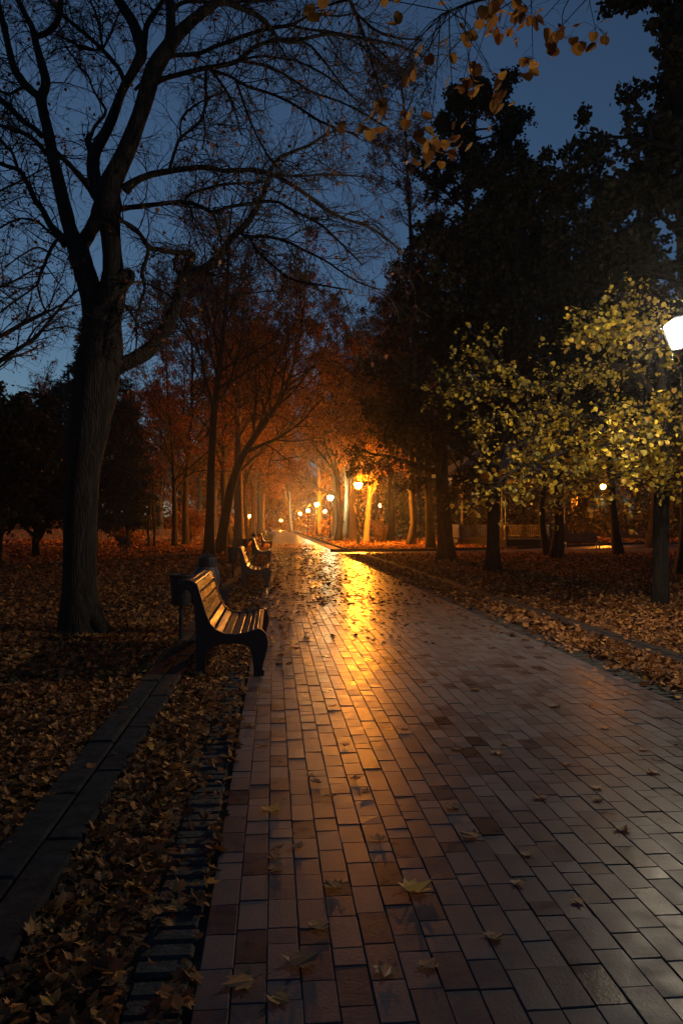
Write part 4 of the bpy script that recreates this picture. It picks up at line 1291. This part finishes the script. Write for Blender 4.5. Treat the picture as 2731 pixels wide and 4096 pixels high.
tubes(cb, P1, R1, 4, 0)
tubes(cb, P2, R2, 3, 0)
q = np.concatenate([along(rngL, P1, 4, 0.03), along(rngL, P2, 4, 0.03)])
q = q[rngL.random(len(q)) < np.where(q[:, 2] > 5.3, 0.35, 1.0)]
hq = rngL.random(len(q)) < 0.4
leaves(cb, rngL, q[hq], rngL.uniform(0.035, 0.09, hq.sum()), 'linden', 1, 'hang', 0.7)
leaves(cb, rngL, q[~hq], rngL.uniform(0.035, 0.09, (~hq).sum()), 'linden', 1, 'lie', 0.55)
tb.build('trunk', M['bark'], root, bl, smooth=True)
cb.build('crown', [M['twig'], M['leaf_linden']], root, bl)

# the tree whose amber leaves hang over the path from outside the frame
rngA = np.random.default_rng(55)
ba = np.array([5.2, 3.6, 0.0])
root = tree_root('amber leaved branch hanging high over the path from a tree outside', ba, None, 'tree')
tb, cb = MB(), MB()
tr = smooth_poly([ba, (5.15, 3.7, 1.8), (5.0, 3.9, 3.4), (4.9, 4.0, 5.2), (4.95, 4.1, 7.0), (5.0, 4.1, 9.0)], 14)
tb.tube(tr, np.linspace(0.2, 0.05, 14), 12, 0)
limb = smooth_poly([tr[6], (4.3, 4.4, 5.0), at(2600, -60, 5.2), at(2350, -70, 5.4), at(2100, -40, 5.5), at(1900, 5, 5.6), at(1760, 60, 5.6)], 24)
tb.tube(limb, np.linspace(0.05, 0.005, 24), 8, 0)
limb2 = smooth_poly([tr[7], (4.2, 4.6, 5.8), at(2300, -260, 5.5), at(1950, -180, 5.8), at(1600, -60, 6.0), at(1350, 10, 6.2), at(1220, 45, 6.2)], 24)
tb.tube(limb2, np.linspace(0.05, 0.003, 24), 8, 0)
ends = [(1950, 40, 9), (2010, 140, 8), (1890, 300, 9), (1960, 310, 5), (2000, 380, 6), (1850, 360, 8), (1640, 480, 7), (1720, 560, 8), (1760, 600, 9), (1830, 605, 3), (1530, 430, 3), (1470, 520, 5),
        (1375, 525, 5), (1680, 250, 4), (2110, 60, 6), (2190, 190, 6), (2260, 180, 4), (2380, 140, 9), (2130, 260, 7), (1910, 490, 3), (1800, 30, 3), (1240, 45, 3), (1590, 25, 3), (2060, 80, 6), (2160, 110, 5), (1590, 100, 3), (1500, 480, 4), (1600, 340, 2), (1840, 160, 5), (1910, 100, 4)]
lp, tws = [], []
allp = np.concatenate([limb[8:], limb2[12:]])
for (x, y, n) in ends:
    e = at(x, y - 25, 5.4 + rngA.normal() * 0.25)
    dd = np.linalg.norm(allp - e, axis=1) + 2.0 * np.maximum(0, e[2] + 0.08 - allp[:, 2])
    s0 = allp[np.argmin(dd + rngA.random(len(dd)) * 0.9)]
    mid = (s0 + e) / 2 + np.array([rngA.normal() * 0.06, rngA.normal() * 0.06, 0.10])
    tp = smooth_poly([s0, mid, e], 8)
    tws.append(tp)
    px_m = 5.4 / F_PX
    for _ in range(n):
        lp.append(e + np.array([rngA.normal() * 42 * px_m, rngA.normal() * 0.07, -abs(rngA.normal()) * 42 * px_m + 0.03]))
tws = np.array(tws)
tubes(cb, tws, np.broadcast_to(np.linspace(0.005, 0.002, 8), tws.shape[:2]), 4, 0)
s2, r2 = sprout(rngA, tws, np.full(tws.shape[:2], 0.003), 3, 0.15, 0.35, 0.3, 1.0, 0.8, 4, 0.2, 0, -0.08, 0.5, None, 0.5, 0.0012)
tubes(cb, s2, r2, 3, 0)
lp = np.array(lp)
ce = np.repeat(np.array([t_[-1] for t_ in tws]), [n for _, _, n in ends], axis=0)
stalk = np.stack([ce * (1 - t_) + lp * t_ + np.array([0, 0, 0.02]) * t_ * (1 - t_) * 4 for t_ in (0, 0.35, 0.7, 1.0)], 1)
tubes(cb, stalk, np.full(stalk.shape[:2], 0.0013), 3, 0)
leaves(cb, rngA, lp, rngA.uniform(0.05, 0.095, len(lp)), 'linden', 1, 'hang', 0.5, None, 1.1)
# the rest of its crown, above and outside the picture
P1, R1 = sprout(rngA, tr[None], np.linspace(0.2, 0.05, 14)[None], 12, 0.2, 0.35, 0.62, 1.0, 0.9, 7, 0.15, 0.2, 0, 0.4, lambda t: 1.0, 0.2, 0.006)
P1 = P1[P1[:, -1, 0] > 4.2]
tubes(tb, P1, np.broadcast_to(np.linspace(0.03, 0.006, 7), P1.shape[:2]), 5, 0)
tb.build('trunk', M['bark'], root, ba, smooth=True)
cb.build('crown', [M['twig'], M['leaf_amber']], root, ba)

# spruce behind the big trunk
def spruce(label, base, H, rad, seed, group=None):
    rng = np.random.default_rng(seed)
    base = np.array(base, float); base[2] = 0
    root = tree_root(label, base, group, 'spruce_tree')
    P = np.stack([np.zeros(14), np.zeros(14), np.linspace(-0.05, H, 14)], 1) + base
    R = np.linspace(0.17, 0.015, 14)
    tb, cb = MB(), MB()
    tb.tube(P, R, 9, 0)
    P1, R1 = sprout(rng, P[None], R[None], 210, rad / H * 0.85, rad / H * 1.1, 0.13, 0.99, 1.55, 8, 0.05, 0.05, -0.035, 0.3, lambda t: np.minimum(1.03 - t, 0.6), 0.2, 0.006)
    P1[:, -3:, 2] += np.array([0.03, 0.08, 0.16])
    tubes(tb, P1, R1, 5, 0)
    P2, R2 = sprout(rng, P1, R1, 9, 0.2, 0.42, 0.2, 1.0, 0.9, 5, 0.08, 0, -0.05, 0.5, None, 0.4, 0.004, None, 0.3)
    tubes(cb, P2, R2, 3, 0)
    q = np.concatenate([along(rng, P2, 20, 0.035), along(rng, P1, 30, 0.04)])
    leaves(cb, rng, q, rng.uniform(0.16, 0.3, len(q)), 'quad', 1, 'any', 0.5, None, 0.4)
    tb.build('trunk', M['bark'], root, base, smooth=True)
    cb.build('crown', [M['twig'], M['needle']], root, base)


spruce('bluish dark spruce half hidden behind the big bare trunk', (-7.85, 36, 0), 11.6, 3.9, 61)

spruce('lower dark spruce standing right of the big bare trunk, behind the saplings', (-9.8, 55, 0), 10.5, 3.6, 62)
# bush-like dark tree at the left edge
tree('round dense dark tree at the left edge under the bare boughs', (-10.0, 30, 0), 5.7, 0.2, 64, leaf='leaf_dark', nl=30, n2=9, n3=6, n4=0, nleaf=13, lsize=0.15, fork=0.1, spread=0.62, lenfn=lambda t: np.interp(t, [0, 0.4, 0.8, 1], [0.8, 0.85, 0.6, 0.4]), ang=1.0, up=0.1, kind='hex')
tree('dense dark low tree directly left of the big bare trunk', (-10.6, 37, 0), 6.8, 0.18, 63, leaf='leaf_dark', nl=34, n2=9, n3=6, n4=0, nleaf=13, lsize=0.15, fork=0.08, spread=0.5, lenfn=lambda t: np.interp(t, [0, 0.4, 0.8, 1], [0.8, 0.85, 0.6, 0.4]), ang=1.0, up=0.1, kind='hex')
# bare tree entering from the left edge
pL = [(-6.0, 13.6, 0), (-5.9, 13.6, 2.0), (-5.65, 13.5, 3.6), (-5.4, 13.4, 5.0), (-5.3, 13.4, 6.8), (-5.2, 13.4, 8.6)]
tree('bare twiggy tree reaching in from outside the left edge', pL[0], 9.5, 0.17, 66, path=pL, leaf='leaf_rust', nl=22, n2=9, n3=6, n4=4, nleaf=1, lsize=0.07, fork=0.3, spread=0.40, ang=0.95, up=0.05, lf_keep=0.5)
tree('small bare tree seen between the round dark tree and the spruce', (-12.6, 44, 0), 9.5, 0.14, 67, leaf='leaf_rust', nl=16, n2=8, n3=6, n4=4, nleaf=2, lsize=0.09, fork=0.2, spread=0.42, ang=0.6, up=0.3, lf_keep=0.6)

# shrubs
def shrub(label, base, w, h, seed, leaf='leaf_dark'):
    rng = np.random.default_rng(seed)
    base = np.array(base, float)
    root = thing('shrub', label, 'shrub', base)
    st, cb = MB(), MB()
    n = 14
    a = rng.uniform(0, 6.28, n)
    k = 7
    t = np.linspace(0, 1, k)
    e = np.stack([np.cos(a) * w * 0.5 * rng.uniform(0.3, 1, n), np.sin(a) * w * 0.5 * rng.uniform(0.3, 1, n), h * rng.uniform(0.6, 0.95, n)], 1)
    P = e[:, None] * np.stack([t ** 1.3, t ** 1.3, t], 1)[None] + base
    R = np.broadcast_to(np.linspace(0.025, 0.006, k), (n, k))
    tubes(st, P, R, 5, 0)
    P2, R2 = sprout(rng, P, R, 9, 0.3, 0.5, 0.15, 1, 0.8, 5, 0.2, 0.05, -0.02, 0.5, None, 0.4, 0.003)
    tubes(cb, P2, R2, 3, 0)
    q = along(rng, P2, 22, 0.1)
    leaves(cb, rng, q, rng.uniform(0.08, 0.16, len(q)), 'hex', 1)
    st.build('stem', M['bark'], root, base)
    cb.build('foliage', [M['twig'], M[leaf]], root, base)


shrub('round dark shrub in front of the wood right of the lone lamp', (17.5, 92, 0), 7, 4.6, 71)
shrub('wide rusty shrub beside the fence left of the avenue', (-6.6, 64, 0), 3.4, 2.8, 72, 'leaf_rust')
shrub('low shrub at the fence just right of the big bare trunk', (-10.5, 58, 0), 3.0, 1.2, 73, 'leaf_brown')
shrub('low dark shrub below the dangling leaves right of the lit trunk', (9.6, 70, 0), 2.6, 1.6, 74, 'leaf_brown')

# far wood, one mass
def woods(label, spots, seed, leaf='leaf_brown'):
    rng = np.random.default_rng(seed)
    b = MB()
    for (x, y, H) in spots:
        k = 8
        P = np.stack([x + np.cumsum(rng.normal(size=k)) * 0.15, y + np.zeros(k), np.linspace(-0.1, H * 0.95, k)], 1)
        R = np.linspace(0.3, 0.05, k)
        tubes(b, P[None], R[None], 6, 0)
        P1, R1 = sprout(rng, P[None], R[None], 16, 0.26, 0.42, 0.18, 1.0, 0.8, 6, 0.14, 0.15, 0, 0.5, None, 0.3, 0.03)
        tubes(b, P1, R1, 4, 0)
        P2, R2 = sprout(rng, P1, R1, 9, 0.35, 0.6, 0.15, 1, 0.75, 5, 0.2, 0, 0, 0.5, None, 0.4, 0.02)
        tubes(b, P2, R2, 3, 0)
        q = along(rng, P2, 12, 0.45)
        leaves(b, rng, q, rng.uniform(0.3, 0.55, len(q)), 'quad', 1)
        n = 500
        sh = rng.normal(size=(n, 3)) * np.array([2.6, 1.6, 0.0]) + np.array([x, y, 0])
        sh[:, 2] = np.abs(rng.normal(size=n)) * 1.9
        leaves(b, rng, sh, rng.uniform(0.4, 0.7, n), 'quad', 1)
    o = b.build('far_wood', [M['bark'], M[leaf]])
    tag(o, label, 'wood', kind='stuff')


rw = np.random.default_rng(77)
woods('far wood of rusty trees closing the view left of the path', [(-rw.uniform(6, 75), rw.uniform(95, 210), rw.uniform(13, 19)) for _ in range(70)], 78)
woods('far wood of rusty trees closing the view right of the path', [(rw.uniform(10, 110), rw.uniform(105, 220), rw.uniform(14, 20)) for _ in range(75)], 79)
woods('dark grove of trees behind the pavilion', [(rw.uniform(13, 62), rw.uniform(74, 102), rw.uniform(16, 21)) for _ in range(42)], 81, 'leaf_dark')
woods('far wood beyond the end of the path', [(rw.uniform(-9, 18), rw.uniform(222, 250), rw.uniform(13, 18)) for _ in range(26)], 80)

#@@BUILT
# ------------------------------------------------------------------ pavilion
def pavilion():
    c = np.array([16.6, 56.5, 0])
    t = thing('pavilion', 'dark octagonal park pavilion with slender columns on the right lawn', 'pavilion', c, math.radians(8))
    Rr = 4.3
    b = MB()
    b.lathe([(Rr + 0.35, -0.02), (Rr + 0.35, 0.2), (Rr + 0.15, 0.2), (Rr + 0.15, 0.45)], 8, ph=math.pi / 8)
    b.build('plinth', M['kerb'], t)
    pts = [(Rr * math.cos(math.pi / 8 + i * math.pi / 4), Rr * math.sin(math.pi / 8 + i * math.pi / 4)) for i in range(8)]
    for x, y in pts:
        k = MB()
        k.lathe([(0.16, 0.45), (0.16, 0.55), (0.11, 0.6), (0.13, 0.9), (0.17, 1.2), (0.10, 1.45), (0.13, 1.5), (0.075, 1.6), (0.06, 4.6), (0.09, 4.65), (0.12, 4.8), (0.12, 4.9)], 12, (x, y, 0))
        k.build('column', M['paint'], t)
    for i in range(8):
        p, q = np.array(pts[i]), np.array(pts[(i + 1) % 8])
        d = (q - p) / np.linalg.norm(q - p)
        L = np.linalg.norm(q - p)
        m = (p + q) / 2
        rot = np.array([[d[0], -d[1], 0], [d[1], d[0], 0], [0, 0, 1]])
        fr = MB()
        fr.box((*m, 4.78), (L - 0.24, 0.06, 0.26), rot, 0, 0.01)
        for s in np.linspace(-0.42, 0.42, 9):
            fr.box((*(m + d * L * s), 4.52), (0.03, 0.03, 0.26), rot)
        fr.box((*m, 4.38), (L - 0.16, 0.035, 0.035), rot)
        fr.build('frieze', M['paint'], t)
        if i == 5:
            continue
        rl = MB()
        rl.box((*m, 1.42), (L - 0.2, 0.07, 0.06), rot, 0, 0.01)
        rl.box((*m, 0.6), (L - 0.24, 0.05, 0.05), rot)
        for s in np.linspace(-0.45, 0.45, 20):
            rl.box((*(m + d * L * s), 1.01), (0.05, 0.03, 0.78), rot)
        rl.build('railing', M['paint'], t)
    rf = MB()
    rf.lathe([(Rr + 0.15, 4.9), (Rr + 0.95, 4.92), (Rr + 0.95, 5.05), (Rr - 0.6, 5.9), (2.0, 6.9), (0.7, 7.9), (0.5, 8.0)], 8, ph=math.pi / 8)
    rf.build('roof', M['roof'], t)
    fn = MB()
    fn.lathe([(0.48, 8.0), (0.5, 8.6), (0.3, 8.9), (0.05, 9.4), (0.02, 10.0)], 8, ph=math.pi / 8)
    fn.build('finial', M['roof'], t)


pavilion()

# ------------------------------------------------------------------ low fence on the left
def fence():
    x0, x1, y = -32.0, -6.2, 71.5
    t = thing('fence', 'low pale picket fence lit orange behind the left trees', 'fence', (x0, y, 0))
    n = 11
    xs = np.linspace(0, x1 - x0, n + 1)
    for x in xs:
        p = MB()
        p.box((x, 0, 0.55), (0.14, 0.14, 1.14), None, 0, 0.015)
        p.box((x, 0, 1.13), (0.19, 0.19, 0.04), None, 0, 0.01)
        p.build('post', M['fence'], t)
    for a, c in zip(xs[:-1], xs[1:]):
        p = MB()
        p.box(((a + c) / 2, 0, 1.0), (c - a - 0.15, 0.07, 0.07), None, 0, 0.01)
        p.box(((a + c) / 2, 0, 0.2), (c - a - 0.15, 0.05, 0.06))
        for x in np.linspace(a + 0.18, c - 0.18, 14):
            p.box((x, 0, 0.595), (0.075, 0.03, 0.73))
        p.build('panel', M['fence'], t)


fence()

# ------------------------------------------------------------------ person on the farthest bench
def person():
    base = (-0.28, 91.75, 0.0)
    t = thing('person', 'person in a dark coat sitting on the farthest bench', 'person', base)

    def skin(name, V, E, Rd, mat, root_i=0):
        me = bpy.data.meshes.new(name)
        me.from_pydata(V, E, [])
        me.materials.append(mat)
        o = bpy.data.objects.new(name, me)
        COL.objects.link(o)
        o.parent = t
        o.modifiers.new('skin', 'SKIN')
        for i, r_ in enumerate(Rd):
            me.skin_vertices[0].data[i].radius = (r_, r_)
        me.skin_vertices[0].data[root_i].use_root = True
        sb = o.modifiers.new('subsurf', 'SUBSURF')
        sb.levels = sb.render_levels = 2
        return o

    V = [(-0.12, 0, 0.55), (-0.14, 0, 0.75), (-0.16, 0, 0.98), (-0.15, 0, 1.08), (-0.13, 0, 1.16), (-0.12, 0, 1.27)]
    E = [(0, 1), (1, 2), (2, 3), (3, 4), (4, 5)]
    Rd = [0.15, 0.14, 0.15, 0.06, 0.085, 0.075]
    for sy in (-1, 1):
        i = len(V)
        V += [(-0.1, sy * 0.1, 0.54), (0.34, sy * 0.13, 0.55), (0.36, sy * 0.13, 0.12), (0.37, sy * 0.13, 0.06), (0.5, sy * 0.15, 0.04)]
        E += [(0, i), (i, i + 1), (i + 1, i + 2), (i + 2, i + 3), (i + 3, i + 4)]
        Rd += [0.09, 0.07, 0.045, 0.045, 0.035]
        i = len(V)
        V += [(-0.15, sy * 0.19, 0.99), (-0.1, sy * 0.25, 0.73), (0.12, sy * 0.14, 0.66), (0.19, sy * 0.1, 0.65)]
        E += [(2, i), (i, i + 1), (i + 1, i + 2), (i + 2, i + 3)]
        Rd += [0.06, 0.05, 0.036, 0.03]
    skin('body', V, E, Rd, M['skin'])
    # coat and trousers sit just outside the body
    V = [(-0.12, 0, 0.53), (-0.14, 0, 0.75), (-0.16, 0, 0.98), (-0.155, 0, 1.05)]
    E = [(0, 1), (1, 2), (2, 3)]
    Rd = [0.18, 0.165, 0.17, 0.08]
    for sy in (-1, 1):
        i = len(V)
        V += [(-0.15, sy * 0.2, 0.99), (-0.1, sy * 0.25, 0.73), (0.1, sy * 0.15, 0.665)]
        E += [(2, i), (i, i + 1), (i + 1, i + 2)]
        Rd += [0.08, 0.065, 0.05]
    skin('coat', V, E, Rd, M['coat'])
    V, E, Rd = [(-0.12, 0, 0.54)], [], [0.15]
    for sy in (-1, 1):
        i = len(V)
        V += [(-0.05, sy * 0.1, 0.55), (0.35, sy * 0.13, 0.555), (0.37, sy * 0.13, 0.12)]
        E += [(0, i), (i, i + 1), (i + 1, i + 2)]
        Rd += [0.1, 0.085, 0.06]
    skin('trousers', V, E, Rd, M['trouser'])
    h = MB()
    a = MB()
    h.lathe([(0.10, 1.2), (0.112, 1.26), (0.105, 1.33), (0.07, 1.375), (0.01, 1.385)], 14, (-0.15, 0, 0))
    h.build('hair', M['hair'], t, smooth=True)


person()

#@@HAZE
hz = MB()  # mist volume added to give the lamps a halo like lens bloom
hz.box((20, 150, 13.5), (260, 330, 29.1))
m, nt, out = new_mat('bloom_haze')
pvn = N(nt, 'ShaderNodeVolumePrincipled')
pvn.inputs['Color'].default_value = (0.9, 0.9, 0.92, 1)
pvn.inputs['Density'].default_value = HAZE_D
pvn.inputs['Anisotropy'].default_value = 0.88
nt.links.new(pvn.outputs[0], out.inputs['Volume'])
tag(hz.build('haze', m), 'thin mist added to stand in for camera bloom around the lamps', 'haze', kind='stuff')

#@@WORLD
# ------------------------------------------------------------------ sky
w = bpy.data.worlds.new('World')
SC.world = w
w.use_nodes = True
nt = w.node_tree
nt.nodes.clear()
sky = nt.nodes.new('ShaderNodeTexSky')
sky.sky_type = 'NISHITA'
sky.sun_disc = False
sky.sun_elevation = math.radians(3.0)
sky.sun_rotation = math.radians(-20)
sky.ozone_density = 6.0
sky.air_density = 1.0
sky.dust_density = 0.3
bg = nt.nodes.new('ShaderNodeBackground')
hs = nt.nodes.new('ShaderNodeHueSaturation')
hs.inputs['Saturation'].default_value = 0.68
hs.inputs['Value'].default_value = 0.88
tint = nt.nodes.new('ShaderNodeMix')
tint.data_type = 'RGBA'
tint.blend_type = 'MULTIPLY'
tint.inputs[0].default_value = 1.0
tint.inputs[7].default_value = (0.72, 1.02, 1.06, 1)
bg.inputs[1].default_value = 0.1
out = nt.nodes.new('ShaderNodeOutputWorld')
nt.links.new(sky.outputs[0], hs.inputs['Color'])
nt.links.new(hs.outputs[0], tint.inputs[6])
nt.links.new(tint.outputs[2], bg.inputs[0])
nt.links.new(bg.outputs[0], out.inputs[0])

# ------------------------------------------------------------------ render
SC.render.engine = 'CYCLES'
SC.view_settings.view_transform = 'Standard'
SC.view_settings.look = 'None'
SC.view_settings.exposure = 0.0
SC.view_settings.gamma = 1.0
cy = SC.cycles
cy.max_bounces = 5
cy.diffuse_bounces = 2
cy.glossy_bounces = 2
cy.transmission_bounces = 2
cy.transparent_max_bounces = 4
cy.volume_bounces = 0
cy.sample_clamp_indirect = 3.0
cy.sample_clamp_direct = 0.0
cy.use_denoising = True
cy.denoiser = 'OPENIMAGEDENOISE'
cy.caustics_reflective = False
cy.caustics_refractive = False
